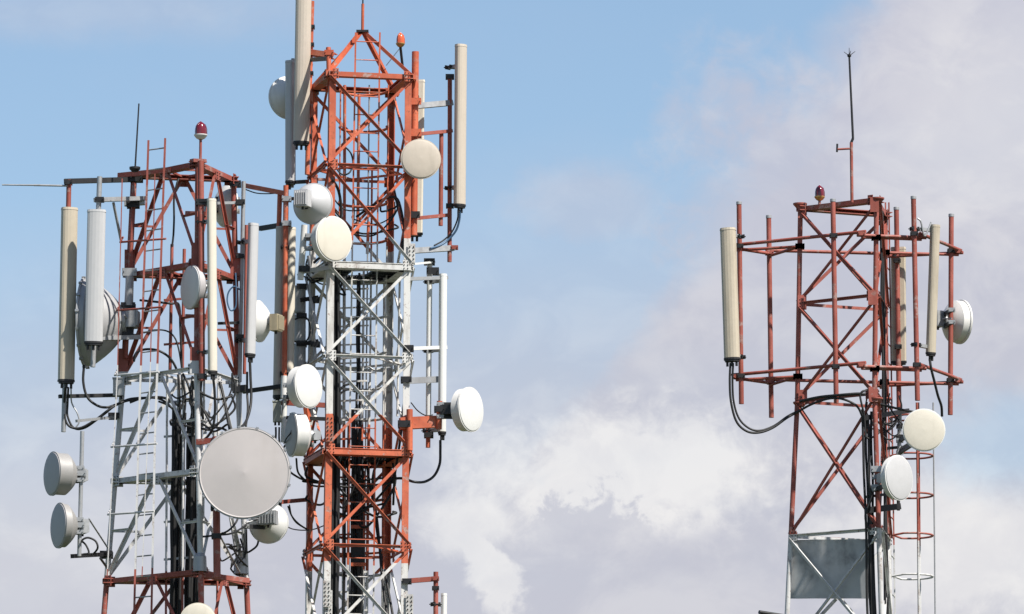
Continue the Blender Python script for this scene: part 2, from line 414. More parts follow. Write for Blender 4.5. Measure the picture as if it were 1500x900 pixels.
def ladder(label, r0, r1, pitch, m, rr=2.0, rung_r=1.0, first=0.0, rungm=None):
    """r0, r1: polylines of world points for the two rails, carried on below the frame"""
    th = thing("ladder", label, "ladder", Vector((r0[-1].x, r0[-1].y, 0.1)))
    l0, l1 = Leg.__new__(Leg), Leg.__new__(Leg); l0.p = r0; l1.p = r1
    z = r0[0].z - first*q1
    while z > 0.4:
        b = MB(); b.tube(l0.at(z), l1.at(z), rung_r*q1, 6); b.build("rung", rungm or m, th); z -= pitch*q1*(1 if z > 13 else 1.35)
    for l in (l0, l1):
        b = MB(); pp = list(l.p)
        if pp[-1].z > 0.2: pp.append(l.at(0.1))
        for i in range(len(pp)-1): b.bar(pp[i], pp[i+1], rr*1.1*q1, rr*2*q1, Y)
        b.build("rail", m, th)
    return th
# ---- left tower (three legs)
dl = DL
Lz = [W(290, y, dl-81).z for y in (240, 386, 540, 690, 838)]
Lz.append(Lz[-1]-1.38)
ltow, LL = tower("triangular red and white lattice tower on the left, hung with grey dishes",
    [[(196, 256, dl+26), (181, 548, dl+26), (157, 843, dl+30)], [(290, 240, dl-81), (288, 540, dl-81), (294, 838, dl-84)], [(342, 258, dl+54), (348, 555, dl+54), (361, 855, dl+58)]],
    Lz, M_L, 'tube', 4.1, 5.2, 'k', (281, 900, dl), (0, 1, 3, 4))
def WL(pts): return [W(*p) for p in pts]
llad = ladder("galvanised rung ladder with flat red and white cage bars on the left tower", WL([(217.5, 206, dl-40), (203, 640, dl-40), (198, 840, dl-40)]), WL([(242, 203, dl-58), (227, 640, dl-58), (223, 840, dl-58)]), 29.3, M_L, 2.6, 1.1, 14, "galvanised")
for (x0, x1, y) in ((176, 243, 355), (171, 238, 455), (168, 233, 550), (163, 230, 655), (158, 226, 754)):
    cg = MB(); cg.path([W(x0+4, y-7, dl+10), W(x0, y, dl-42), W(x1, y-5, dl-78)], 1.7*q1, 6); cg.build("cage_bar", M_L, llad)
for pts in ([(179, 262, dl-44), (172, 548, dl-44), (157, 845, dl-44)], [(227, 255, dl-76), (220, 548, dl-76), (208, 845, dl-76)]):
    b = MB(); P = WL(pts)
    for i in (0, 1): b.bar(P[i], P[i+1], 1.4*q1, 3.4*q1, Y)
    b.build("cage_strap", M_L, llad)
C(ltow, "crossbar", (172, 257, dl+20), (250, 249, dl-40), 5, 7, M_L)
B(ltow, "plate", (281, 236, dl-86), (300, 237, dl-78), 14, 5, M_L)
for k in range(len(Lz)-1):
    za, zb = Lz[k], Lz[k+1]; zm = (za+zb)/2
    for i in range(3):
        A, Bq = LL[i], LL[(i+1) % 3]; mid = (A.at(za)+Bq.at(za))*0.5; no = outward(A.at(za), Bq.at(za), sum((l.at(za) for l in LL), Vector())/3)
        for l in (A, Bq):
            mb = MB(); mb.angle(l.at(zm), (mid + l.at(zb))*0.5 - no*1.5*q1, 3.2*q1, 0.8*q1, no); mb.build("redundant_brace", M_L, ltow)
    for i in range(3):
        a_, b_ = (LL[i].at(za)+LL[(i+1) % 3].at(za))*0.5, (LL[(i+1) % 3].at(za)+LL[(i+2) % 3].at(za))*0.5
        mb = MB(); mb.angle(a_, b_, 3.2*q1, 0.8*q1, Z); mb.build("plan_brace", M_L, ltow)
for x, y0, y1, dd in ((252, 358, 545, 20), (270, 365, 545, 30), (262, 548, 838, 10), (283, 556, 845, 10)):
    T(ltow, "cable_rail", (x, y0, dl+dd), (x-3, y1, dl+dd), 2.4, M_L)
for x, dd in ((245, -20), (269, -14), (299, 6), (320, 40)):
    T(ltow, "cable_rail", (x, 548, dl+dd), (x-2, 905, dl+dd), 1.7, M_L, 8)
for y in (440, 505, 590, 640, 695, 765, 820):
    B(ltow, "cable_rung", (240, y, dl+8), (292, y-4, dl+4), 3, 3, "galvanised" if y > 540 else M_L)
for y in (312, 463):
    B(ltow, "stay_bar", (272, y, dl-60), (302, y+1, dl-76), 3, 5, M_RED)
for (x, y, dd) in ((290, 375, -84), (288, 528, -84), (192, 385, 22), (182, 530, 22), (347, 390, 50)):
    B(ltow, "joint_plate", (x-7, y-17, dl+dd), (x-6.9, y+17, dl+dd), 13, 13, M_L) if False else None
    b = MB(); b.box(W(x-2, y, dl+dd-4), X*7.5*q1, Y*0.7*q1, Z*19*q1); b.build("joint_plate", M_L, ltow)
for (x, y) in ((293, 824), (352, 828)):
    b = MB(); b.lathe(W(x, y, dl-84 if x < 300 else dl+50), Z, [(-13*q1, 0.1*q1), (-13*q1, 10*q1), (8*q1, 9*q1), (13*q1, 5*q1), (13*q1, 0.1*q1)], 14, (1, 2, 3)); b.build("leg_joint", "galvanised", ltow)

# ---- middle tower (four legs)
Mz = [W(482, y, -75).z for y in (108, 241, 385, 521, 658, 798, 938)]
mtow, ML = tower("square orange and white lattice tower with a pyramid top and two decks",
    [[(483, 108, -75), (478, 600, -75), (474, 900, -75)], [(603, 113, -47), (600, 600, -47), (597, 900, -47)], [(577, 132, 75), (573, 600, 75), (569, 900, 75)], [(456, 127, 47), (450, 600, 47), (447, 900, 47)]],
    Mz, M_M, 'angle', 9.8, 4.2, 'x', (524, 900, 0), (0,), True)
apex = W(531, 47, 0)
for l in ML:
    b = MB(); p = l.at(Mz[0]); no = (p - Vector((apex.x, apex.y, p.z))).normalized(); b.angle(p, apex + (p-apex).normalized()*4*q1, 6.0*q1, 1.1*q1, no+Z*0.5); b.build("hip_brace", M_M, mtow)
b = MB(); b.box(apex, X*9*q1, Y*9*q1, Z*1.6*q1); b.build("apex_plate", "dark_steel", mtow)
for zi, name in ((2, "platform"), (4, "platform")):
    z = Mz[zi]; P = [l.at(z - 4*q1) for l in ML]; c = sum(P, Vector())/4
    b = MB()
    for i in range(4):
        p0, p1 = P[i], P[(i+1) % 4]; no = outward(p0, p1, c); b.channel(p0 + no*5*q1, p1 + no*5*q1, 20*q1, 7*q1, 1.2*q1, no)
    deck = b.build(name, M_M, mtow)
    b = MB(); e = (P[1]-P[0]); f = P[3]-P[0]; zz = Vector((0, 0, 3*q1))
    ks = [0.04+0.92*k/26 for k in range(27)]
    for t in ks:
        if 0.40 < t < 0.62: b.bar(P[0]+e*t+f*0.02+zz, P[0]+e*t+f*0.16+zz, 2.2*q1, 2.5*q1); b.bar(P[0]+e*t+f*0.86+zz, P[0]+e*t+f*0.98+zz, 2.2*q1, 2.5*q1)
        else: b.bar(P[0]+e*t+f*0.02+zz, P[0]+e*t+f*0.98+zz, 2.2*q1, 2.5*q1)
    for t in (0.15, 0.32, 0.5, 0.68, 0.85):
        b.bar(P[0]+e*0.03+f*t+zz*0.4, P[0]+e*0.36+f*t+zz*0.4, 2.5*q1, 4*q1); b.bar(P[0]+e*0.65+f*t+zz*0.4, P[0]+e*0.97+f*t+zz*0.4, 2.5*q1, 4*q1)
    b.build("grating", "dark_steel", deck)  # near-black colour paints in the shade under the deck
mlad = ladder("orange and white ladder with half-round hoops climbing inside the middle tower", WL([(521, 48, -28), (514, 500, -28), (509, 900, -28)]), WL([(556.5, 48, -20), (551, 500, -20), (547, 900, -20)]), 27.3, M_M, 2.2, 0.9, 13)
for y in (133, 187, 241, 297, 351, 410, 462, 515, 566, 611, 680, 730, 785, 840):
    cx = 534-0.008*y; pts = []
    for k in range(21):
        a = math.pi*(-0.06 + 1.12*k/20); o_ = W(cx, y, 18); pts.append(o_ + Vector((math.cos(a)*35*q1, math.sin(a)*38*q1, 0)))
    b = MB(); b.path(pts, 2.1*q1, 6); b.build("hoop", M_M, mlad)
for (x, dd) in ((499, 20), (541, 56), (569, 22)):
    T(mlad, "cage_strap", (x, 125, dd), (x-8, 900, dd), 1.3, M_M if x != 541 else "galvanised", 6)
for (x0, x1, y0, y1, dd) in ((526, 524, 138, 345, 40), (517, 515, 690, 905, 30), (532, 531, 690, 905, 30), (541, 537, 560, 905, 40), (505, 503, 125, 905, 38), (540, 538, 325, 372, -20)):
    T(mtow, "cable_rail", (x0, y0, dd), (x1, y1, dd), 2.3, M_M, 8)
for y in range(560, 900, 28): B(mtow, "cable_rung", (488, y, 28), (538, y-2, 34), 2.6, 2.6, M_M)
for zi in range(1, 7):
    for i in range(4):
        a_, b_ = (ML[i].at(Mz[zi]) + ML[(i+1) % 4].at(Mz[zi]))*0.5, (ML[(i+1) % 4].at(Mz[zi]) + ML[(i+2) % 4].at(Mz[zi]))*0.5
        mb = MB(); mb.angle(a_, b_, 3.4*q1, 0.9*q1, Z); mb.build("plan_brace", M_M, mtow)
for (x0, x1, y0, y1, dd, r_) in ((497, 494, 385, 905, -25, 1.8), (505, 502, 400, 905, 42, 1.8), (533, 530, 385, 690, 40, 1.7), (563, 560, 385, 905, 50, 1.7), (545, 542, 250, 560, 44, 1.5), (586, 582, 385, 610, 10, 1.6)):
    T(mtow, "cable_rail", (x0, y0, dd), (x1, y1, dd), r_, M_M, 8)
for y in range(398, 560, 27): B(mtow, "cable_rung", (490, y, 36), (540, y-2, 42), 2.2, 2.2, M_M)
b = MB(); b.box(W(525, 808, 20), X*9.5*q1, Y*1.2*q1, Z*19*q1); b.build("cable_cover", "cable_black", mtow)
for y in (772, 827): B(mtow, "cover_band", (514, y, 18), (536, y, 18), 3, 5, M_ORANGE)
# bolted splices on the two near legs
def splice(par, x, y, d, wd, ht, m):
    b = MB(); c = W(x, y, d-2); b.box(c, X*wd/2*q1, Y*0.6*q1, Z*ht/2*q1); b.cur = 1
    k = int(ht/6)
    for i in range(k):
        for s_ in (-1, 1):
            p = c + Vector((s_*wd*0.26*q1, -0.6*q1, (i+0.5-k/2)*6*q1)); b.tube(p, p - Y*1.2*q1, 1.15*q1, 6)
    b.build("splice_plate", [m, "dark_steel"], par)
for (x, y, d) in ((481.5, 884, -76), (479, 870, -80), (483, 628, -77), (603, 371, -49), (600, 890, -49)):
    splice(mtow, x, y, d, 10.5, 38 if y > 600 else 28, M_M)

# ---- right tower (three legs)
dr = DR
Rz = [W(1283, y, dr-72).z for y in (293, 433, 577, 776, 955)]
rtow, RL = tower("triangular red lattice tower on the right carrying a ring of pipes",
    [[(1172.5, 304, dr+8), (1168, 588, dr+8), (1153, 900, dr+8)], [(1284, 293, dr-72), (1281, 577, dr-72), (1291, 900, dr-74)], [(1297, 318, dr+64), (1295, 600, dr+64), (1304, 900, dr+70)]],
    Rz, M_R, 'tube', 3.8, 4.6, 'x', (1250, 900, dr), (0,))
for (x, y, dd) in ((1175, 309, 4), (1176, 582, 4), (1279, 578, -76), (1278, 436, -76), (1175, 443, 4), (1281, 300, -76)):
    b = MB(); b.box(W(x, y, dr+dd-3), X*6.5*q1, Y*0.8*q1, Z*11*q1); b.build("joint_plate", M_R, rtow)
for (x, y, dd) in ((1172, 301, 8), (1285, 293, -72), (1172, 592, 8), (1283, 586, -72), (1296, 586, 64)):
    b = MB(); b.lathe(W(x, y, dr+dd), Z, [(-4*q1, 0.1*q1), (-4*q1, 6*q1), (1*q1, 10.5*q1), (3*q1, 10.5*q1), (3*q1, 0.1*q1)], 16, (1, 2, 3)); b.build("flange", M_R, rtow)
sh = MB(); a0, a1, b0, b1 = W(1160, 791, dr+18), W(1155, 877, dr+20), W(1279, 790, dr-56), W(1281, 877, dr-55)
NX = 24; vs = []; fs = []
for i in range(NX+1):
    t = i/NX; wv = Vector((0, math.sin(i*math.pi/5)*0.8*q1, 0))
    vs += [a0.lerp(b0, t)+wv, a1.lerp(b1, t)+wv, a0.lerp(b0, t)+wv+Y*q1, a1.lerp(b1, t)+wv+Y*q1]
for i in range(NX):
    o_ = i*4; fs += [(o_, o_+1, o_+5, o_+4), (o_+2, o_+6, o_+7, o_+3), (o_, o_+4, o_+6, o_+2), (o_+1, o_+3, o_+7, o_+5)]
sh.add(vs, fs + [(0, 2, 3, 1), (NX*4, NX*4+1, NX*4+3, NX*4+2)]); sh.build("sheet_panel", "sheet_metal", rtow)
rlad = ladder("thin ladder with round red safety hoops on the right tower", WL([(1297, 297, dr+86), (1306, 905, dr+86)]), WL([(1302, 297, dr+128), (1311, 905, dr+128)]), 29, M_R, 2.0, 1.0, 10)
for y in (612, 668, 726, 785, 845):
    pts = []
    for k in range(23):
        a = math.pi*(-0.62 + 1.24*k/22); o_ = W(1334, y, dr+107); pts.append(o_ + Vector((math.cos(a)*33*q1, math.sin(a)*33*q1, 0)))
    pts = [W(1304, y, dr+86)] + pts + [W(1308, y-1, dr+128)]
    b = MB(); b.path(pts, 1.6*q1, 6); b.build("hoop", M_R, rlad)
for (x, dd) in ((1343, 74), (1367, 107), (1345, 139)):
    T(rlad, "cage_strap", (x, 590, dr+dd), (x+3, 905, dr+dd), 1.3 if x == 1367 else 2.0, M_R if x != 1367 else "galvanised", 6)
T(rtow, "arm", (1112, 897, dr-20), (1162, 905, dr+5), 3.0, "dark_steel")


# ------------------------------------------------------------------ microwave dishes
def dirv(az): a = rad(az); return Vector((math.sin(a), -math.cos(a), 0))
def dish(label, c, R, az, kind="drum", drum=24, bowl=14, face="dish_white", body="dish_white", mount=None, mlen=20, radio=None, rim=1.5, bulge=3, group=None, boxm="galvanised", roll=0, hub=True):
    """c: centre of the front face. kind drum: flat cover on a deep shroud; bowl: shallow parabola with a cone cover"""
    n = dirv(az); side = Z.cross(n); cw = wp(c); R_ = R*q1
    th = thing("microwave_dish", label, "dish antenna", cw - n*(drum+bowl)*q1 - Z*R_, group)
    b = MB()
    if kind == "drum":
        b.lathe(cw, n, [(0.0*q1, R_*1.0), (1.2*q1, R_*0.985), (bulge*0.55*q1, R_*0.93), (bulge*0.85*q1, R_*0.5), (bulge*q1, 0.0001)], 56, (1,))
    elif kind == "cone":
        b.lathe(cw, n, [(0, R_), (1.5*q1, R_*0.99), (bulge*0.2*q1, R_*0.965), (bulge*0.96*q1, R_*0.05), (bulge*q1, 0.0001)], 72, (1, 2))
    b.build("radome", face, th)
    b = MB(); b.lathe(cw, n, [(-drum*q1, R_*0.985), (-3.0*q1, R_*0.99), (-2.6*q1, R_+rim*q1), (0.1*q1, R_+rim*q1), (0.2*q1, R_*0.985)], 56, (1, 2, 3)); b.build("shroud", body, th)
    prof = []
    for k in range(9):
        r = 1-k/8*0.80; prof.append((-(drum + bowl*(1-r*r))*q1, R_*0.985*r))
    b = MB(); b.lathe(cw, n, prof, 56); b.build("reflector", body, th)
    if R > 55:
        a_ = Z.cross(n)
        for k in range(16):
            t = 2*math.pi*(k+0.3)/16; ra = a_*math.cos(t) + Z*math.sin(t); b = MB()
            b.box(cw + ra*(R_+rim*1.2*q1) - n*1.5*q1, ra*1.3*q1, n*2.6*q1, ra.cross(n)*1.8*q1); b.build("rim_clip", "galvanised", th)
    zb = drum + bowl*(1-0.04)
    b = MB(); b.lathe(cw, n, [(-(zb-1)*q1, R_*0.26), (-(zb+4)*q1, R_*0.26), (-(zb+4)*q1, 0.0001)], 20, (1,)); b.build("hub", "galvanised" if hub else body, th)
    bc = cw - n*(zb+4)*q1
    if radio:
        rw, rh, rd, up, sd = radio
        b = MB(); rc = bc - n*rd*0.5*q1 + Z*up*q1 + side*sd*q1
        b.box(rc, side*rw*0.5*q1, n*rd*0.5*q1, Z*rh*0.5*q1)
        for k in range(6): b.box(rc - n*(rd*0.5+1.5)*q1 + side*(k-2.5)*rw*0.16*q1, side*0.7*q1, n*1.5*q1, Z*rh*0.42*q1)
        bo = b.build("radio_unit", boxm, th)
        b = MB(); b.tube(rc - Z*rh*0.5*q1, rc - Z*(rh*0.5+4)*q1, 1.8*q1, 8); b.build("connector", "dark_steel", bo)
    if mount:
        p = wp(mount)
        for dz in (-0.24, 0.24):
            b = MB(); b.bar(bc + Z*dz*R_*1.2 + n*3*q1, Vector((p.x, p.y, bc.z + dz*R_*1.2)), 4*q1, 6*q1); b.build("mount_arm", "dark_steel", th)
            clampm(th, Vector((p.x, p.y, bc.z + dz*R_*1.2)), 4.6, "galvanised")
        b = MB(); b.tube(bc + side*R_*0.35 + Z*R_*0.1, p + Z*(bc.z-p.z) - Z*R_*0.1, 1.2*q1, 6); b.build("strut", "galvanised", th)
    return th
LF = dl-90
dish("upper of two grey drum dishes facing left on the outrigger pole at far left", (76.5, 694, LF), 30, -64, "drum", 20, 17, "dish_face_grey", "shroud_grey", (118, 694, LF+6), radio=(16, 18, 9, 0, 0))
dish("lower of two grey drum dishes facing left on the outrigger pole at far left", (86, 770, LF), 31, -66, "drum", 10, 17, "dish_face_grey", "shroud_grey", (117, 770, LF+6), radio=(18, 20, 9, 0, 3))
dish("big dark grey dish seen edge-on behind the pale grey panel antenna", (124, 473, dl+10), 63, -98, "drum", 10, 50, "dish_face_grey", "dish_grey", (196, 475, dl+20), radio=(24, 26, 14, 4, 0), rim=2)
dish("small oval grey dish facing left inside the left tower", (279, 421, dl-82), 31, -62, "drum", 10, 9, "dish_white", "dish_face_grey", (300, 421, dl-60), rim=1)
dish("white dish seen from behind at the top right corner of the left tower", (333, 302, dl+85), 30, 122, "drum", 5, 14, "dish_white", "dish_white", (346, 302, dl+80), radio=(16, 18, 9, -4, 0))
dish("white dish with beige radio box between the left tower panel and the red pole", (378, 471, dl+80), 29, -112, "drum", 4, 15, "dish_white", "dish_white", None, radio=(20, 24, 12, -4, 0), boxm="beige_box")
dish("largest dish, lilac grey and round, facing the viewer in front of the left tower", (358, 693, dl-150), 64, -5, "cone", 8, 30, "lilac_radome", "dish_grey", (318, 693, dl-92), radio=(26, 26, 14, 0, 0), rim=1.6, bulge=4.5)
dish("small white dish seen from behind just under the largest dish", (394, 767, dl+40), 28, 165, "drum", 5, 15, "dish_white", "dish_white", (360, 775, dl+10), radio=(26, 20, 12, 4, -8))
dish("cream round dish cut off by the bottom edge below the left tower", (290, 910, dl-110), 24.5, 0, "drum", 12, 10, "cream_radome", "cream_radome", (290, 910, dl-60))
dish("white dish seen from behind high up beside the tall sand panel antenna", (422, 144, 85), 31, -152, "drum", 5, 20, "dish_white", "dish_white", (430, 150, 95), radio=(14, 17, 10, 6, 8))
dish("lilac white dish seen from behind on the left edge of the middle tower", (459, 299, -125), 29, 160, "drum", 4, 22, "dish_white", "grey_radome", (440, 305, -90), radio=(21, 24, 16, 2, 2), boxm="grey_radome")
dish("cream drum dish facing right just below the dish seen from behind", (489, 350, -125), 32, 40, "drum", 14, 10, "cream_radome", "dish_white", (452, 355, -95), radio=(16, 16, 8, 0, 0))
dish("sand coloured round dish facing the viewer on the upper right corner leg", (616.5, 233, -95), 28, 8, "drum", 6, 10, "sand_radome", "sand_radome", (611, 233, -50))
dish("bright white drum dish facing right beside the white middle section", (452, 566, -130), 30.5, 53, "drum", 17, 8, "white_radome", "dish_white", (420, 572, -80))
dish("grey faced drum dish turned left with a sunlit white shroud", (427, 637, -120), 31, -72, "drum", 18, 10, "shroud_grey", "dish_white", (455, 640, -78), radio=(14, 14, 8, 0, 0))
dish("bright white drum dish facing right on the far right arm of the middle tower", (690, 600, -60), 31.5, 57, "drum", 15, 10, "white_radome", "dish_white", (645, 601, -48), radio=(12, 14, 8, 0, 0), hub=True)
dish("white dish seen from behind at the right end of the pipe ring", (1408, 472, dr+105), 32, 118, "drum", 14, 15, "dish_white", "dish_white", (1394, 472, dr+48), radio=(18, 24, 12, 2, 4))
dish("cream round dish with a pale rim facing the viewer below the pipe ring", (1353.5, 630, dr-115), 30.5, 3, "drum", 8, 10, "cream_radome", "white_radome", (1318, 630, dr+60), rim=1.2)
dish("lower white dish facing right beside the right tower leg", (1317, 700, dr-135), 32, 50, "drum", 10, 14, "grey_radome", "dish_white", (1283, 700, dr-72), radio=(14, 14, 8, 2, 2))

# ------------------------------------------------------------------ panel antennas
def panel(label, top, bot, wd, dep, az, m, pole=None, nconn=3, group=None, capm=None, brk=(0.12, 0.88), gap=None):
    t, b_ = wp(top), wp(bot); e = (t-b_).normalized(); n = dirv(az); n = (n - e*n.dot(e)).normalized(); s_ = n.cross(e)
    th = thing("panel_antenna", label, "antenna", b_, group)
    w_, d_ = wd*q1, dep*q1
    sec = [(-w_*0.42, -d_*0.5), (w_*0.42, -d_*0.5), (w_*0.5, -d_*0.36), (w_*0.5, d_*0.05)]
    for k in range(1, 8):
        a = math.pi*k/8; sec.append((w_*0.5*math.cos(a), d_*0.05 + d_*0.45*math.sin(a)))
    sec += [(-w_*0.5, d_*0.05), (-w_*0.5, -d_*0.36)]
    b = MB(); b.prism(sec, b_, t, s_, n); ra = b.build("radome", m, th)
    big = [(x*1.05, y*1.05) for x, y in sec]; sm = [(x*0.92, y*0.92) for x, y in sec]
    b = MB(); b.prism(big, t - e*1.0*q1, t + e*2.5*q1, s_, n, False, 0.95); b.build("end_cap", capm or m, th)
    b = MB(); b.prism(big, b_ - e*1.5*q1, b_ + e*1.5*q1, s_, n); b.prism(sm, b_ - e*4.0*q1, b_ - e*1.5*q1, s_, n); b.build("end_cap", capm or "dark_steel", th)
    for k in range(nconn):
        p = b_ - e*4*q1 + s_*(k-(nconn-1)/2)*w_*0.30; b = MB(); b.tube(p, p - e*7*q1, 1.9*q1, 8); b.build("connector", "dark_steel", th)
    if pole:
        p0, p1 = wp(pole[0]), wp(pole[1])
        for f in brk:
            c = b_.lerp(t, f) - n*d_*0.5; k = (c.z-p1.z)/(p0.z-p1.z); pp = p1.lerp(p0, k)
            b = MB(); b.bar(c, pp, 6*q1, 5*q1); b.build("bracket", "galvanised", th)
            ax = Vector((pp.x-c.x, pp.y-c.y, 0)); ax = Z.cross(ax.normalized()) if ax.length > 1e-4 else X
            clampm(th, pp, 4.6, "dark_steel", ax=ax)
    return th
# left tower
panel("leftmost panel antenna, tan, hanging under the end of the black arm", (102.5, 307, dl-30), (97.5, 558, dl-30), 23, 14, 20, "tan_radome", ((101, 268, dl-10), (93, 632, dl-10)))
panel("pale grey panel antenna hanging on a grey pipe beside the tan one", (141.5, 310, dl-62), (137, 502, dl-62), 26, 11, 2, "grey_radome", ((146, 262, dl-40), (136, 536, dl-40)))
panel("narrow cream panel antenna in front of the left tower's right side", (310.5, 294, dl-104), (312, 545, dl-104), 13, 9, 35, "cream_radome", ((295, 240, dl-96), (296, 560, dl-96)), 2)
panel("slim pale grey panel antenna on the right side of the left tower", (372, 330, dl+30), (367, 520, dl+30), 16, 10, 45, "grey_radome", ((356, 268, dl+45), (352, 500, dl+45)), 2)
# middle tower
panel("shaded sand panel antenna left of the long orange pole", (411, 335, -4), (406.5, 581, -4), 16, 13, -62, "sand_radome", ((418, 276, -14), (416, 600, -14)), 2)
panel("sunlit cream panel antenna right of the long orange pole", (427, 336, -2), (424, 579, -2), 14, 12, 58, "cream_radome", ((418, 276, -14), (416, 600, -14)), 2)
panel("tall sand panel antenna running out of the top edge of the picture", (446.5, -95, 12), (441.5, 209, 12), 23, 15, 8, "sand_radome", ((456, -60, 26), (449, 252, 26)), 3)
panel("narrow grey panel antenna seen from its side below the white dish", (424.5, 92, 40), (424.5, 267, 40), 15, 13, -115, "grey_radome", None, 1)
panel("sand panel antenna standing right of the middle tower's top", (676, 68, -10), (674, 301, -10), 18, 12, 40, "sand_radome", ((659, 114, 6), (658.5, 384, 6)), 2)
panel("cream panel antenna partly hidden behind the orange corner pipe", (611, 120, 8), (607.5, 343, 8), 23, 10, 175, "cream_radome", ((609, 78, -16), (606, 330, -16)), 2)
panel("white panel antenna on the right arm above the bright white dish", (649.5, 404, -5), (648, 634, -5), 11, 9, 30, "white_radome", ((629, 385, 10), (626, 655, 10)), 2, brk=(0.02, 0.53, 0.97))
panel("short pale panel antenna at the bottom edge beside the red pole", (651, 872, -30), (650, 990, -30), 9, 7, 60, "white_radome", ((638, 838, -35), (638, 980, -35)), 1)
# right tower
panel("leaning tan panel antenna at the left end of the pipe ring", (1066, 337, dr-12), (1072, 526, dr-20), 23, 15, -12, "tan_radome", ((1083, 298, dr+10), (1086, 592, dr+10)), 3, brk=(0.04, 0.97))
panel("narrow tan panel antenna tilted on the right of the pipe ring", (1370.5, 332, dr-70), (1364, 518, dr-60), 14, 11, 30, "tan_radome", ((1339, 290, dr-80), (1343, 588, dr-80)), 2, brk=(0.05, 0.97))
panel("weathered tan panel antenna behind the red pipes of the right tower", (1316, 365, dr+118), (1317, 531, dr+118), 22, 11, 170, "tan_radome", ((1313, 306, dr+98), (1317, 600, dr+98)), 2)
# grey stacked cylinders
def can_stack(label, x, y0, y1, d, wd, k):
    th = thing("cylinder_antenna", label, "antenna", (x, y1, d)); h = (y1-y0)/k
    for i in range(k):
        c = W(x, y0+h*(i+0.5), d); hh = h*0.5*q1; b = MB()
        b.lathe(c, Z, [(-hh*0.96, 0.0001), (-hh*0.96, wd*0.46*q1), (-hh*0.86, wd*0.5*q1), (hh*0.86, wd*0.5*q1), (hh*0.96, wd*0.46*q1), (hh*0.96, 0.0001)], 20, (1, 2, 3, 4)); b.build("canister", "dish_grey", th)
    for f in (0.02, 0.36, 0.68):
        clampm(th, (x+3, y0+(y1-y0)*f, d-3), 6.5, "dark_steel")
    return th
can_stack("stack of three grey canisters behind the sand panel on the middle tower", 439, 418, 545, 40, 18, 3)
def box_unit(label, c, wd, ht, dep, m, name="radio_box", nc=2):
    th = thing(name, label, "radio box", wp(c) - Z*ht*0.5*q1); b = MB(); p = wp(c)
    b.box(p, X*wd*0.5*q1, Y*dep*0.5*q1, Z*ht*0.5*q1); b.build("housing", m, th)
    b = MB(); b.box(p + Z*(ht*0.5+1)*q1, X*(wd*0.5+1)*q1, Y*(dep*0.5+1)*q1, Z*0.9*q1); b.build("lid", m, th)
    for k in range(nc):
        a = p - Z*ht*0.5*q1 + X*(k-(nc-1)/2)*wd*0.45*q1; b = MB(); b.tube(a, a - Z*5*q1, 1.6*q1, 8); b.build("connector", "dark_steel", th)
    return th
box_unit("small grey green radio box on a white pipe beside the grey faced dish", (406, 604, -70), 12, 29, 10, "box_green_grey")
box_unit("small grey box clamped to the left tower leg below the white crossbar", (174, 568, dl+10), 16, 24, 12, "galvanised")

# ------------------------------------------------------------------ pipes and arms that hold the antennas
def mount(label, loc, parts, group=None):
    th = thing("antenna_mount", label, "antenna mount", loc, group)
    for kind, name, *a in parts:
        if kind == 't': T(th, name, *a)
        elif kind == 'b': B(th, name, *a)
        elif kind == 'k': C(th, name, *a)
        elif kind == 'c': clampm(th, name, *a)
    return th

mount("black upper arm with an orange and grey pipe behind the tan panel", (93, 632, dl-10), [
    ('b', 'arm', (94, 266, dl-10), (206, 263, dl+16), 6, 7, DK), ('t', 'pipe', (101, 264, dl-10), (98, 420, dl-10), 3.6, M_RED), ('t', 'pipe', (98, 420, dl-10), (93, 633, dl-10), 3.4, GV),
    ('b', 'arm', (86, 581, dl-10), (176, 579, dl+20), 6, 5, DK), ('c', (200, 262, dl+16), 8), ('c', (100, 268, dl-10), 5)])
mount("grey pipe and wide galvanised arm behind the pale grey panel", (136, 537, dl-40), [
    ('t', 'pipe', (146, 259, dl-40), (136, 538, dl-40), 3.7, GV), ('b', 'arm', (139, 293, dl-36), (213, 291, dl+6), 8, 6, GV), ('b', 'arm', (182, 297, dl+10), (212, 295, dl+10), 12, 10, GV),
    ('b', 'brace', (166, 297, dl-20), (178, 356, dl+10), 3, 3, GV), ('b', 'arm', (136, 496, dl-36), (208, 494, dl+6), 5, 6, GV), ('c', (146, 293, dl-40), 5.5)])
mount("dark clamped pipe on the upper left leg with a lower grey collar", (188, 540, dl+18), [
    ('t', 'pipe', (197, 268, dl+12), (184, 525, dl+12), 3.3, M_RED), ('c', (195, 300, dl+12), 8), ('c', (190, 400, dl+10), 9, GV), ('c', (188, 450, dl+10), 9), ('t', 'filter', (190, 405, dl+4), (189, 448, dl+4), 6, GV), ('b', 'filter', (190, 452, dl+4), (187, 492, dl+4), 15, 16, DK)])
mount("outrigger pole with black base arm holding the two grey drum dishes", (117, 815, LF+6), [
    ('t', 'pipe', (120.5, 632, LF+6), (116, 815, LF+6), 3.0, GV), ('b', 'arm', (106, 815, LF+6), (158, 812, dl+20), 6, 6, DK), ('b', 'arm', (112, 617, LF+6), (170, 611, dl+20), 3.5, 4, GV), ('t', 'brace', (130, 760, LF+8), (158, 803, dl+22), 1.2, GV), ('t', 'brace', (147, 818, LF+40), (157, 832, dl+22), 1.8, DK),
    ('c', (156, 813, dl+22), 8), ('c', (167, 610, dl+22), 7), ('c', (119, 694, LF+6), 6, GV), ('c', (117, 770, LF+6), 6, GV)])
mount("red pipe standing in front of the left tower behind the cream panel", (296, 560, dl-96), [
    ('t', 'pipe', (294, 236, dl-96), (296, 558, dl-96), 4.4, M_RED), ('c', (295, 297, dl-94), 7), ('c', (296, 552, dl-94), 6), ('b', 'arm', (292, 295, dl-100), (312, 292, dl-104), 4, 4, DK)])
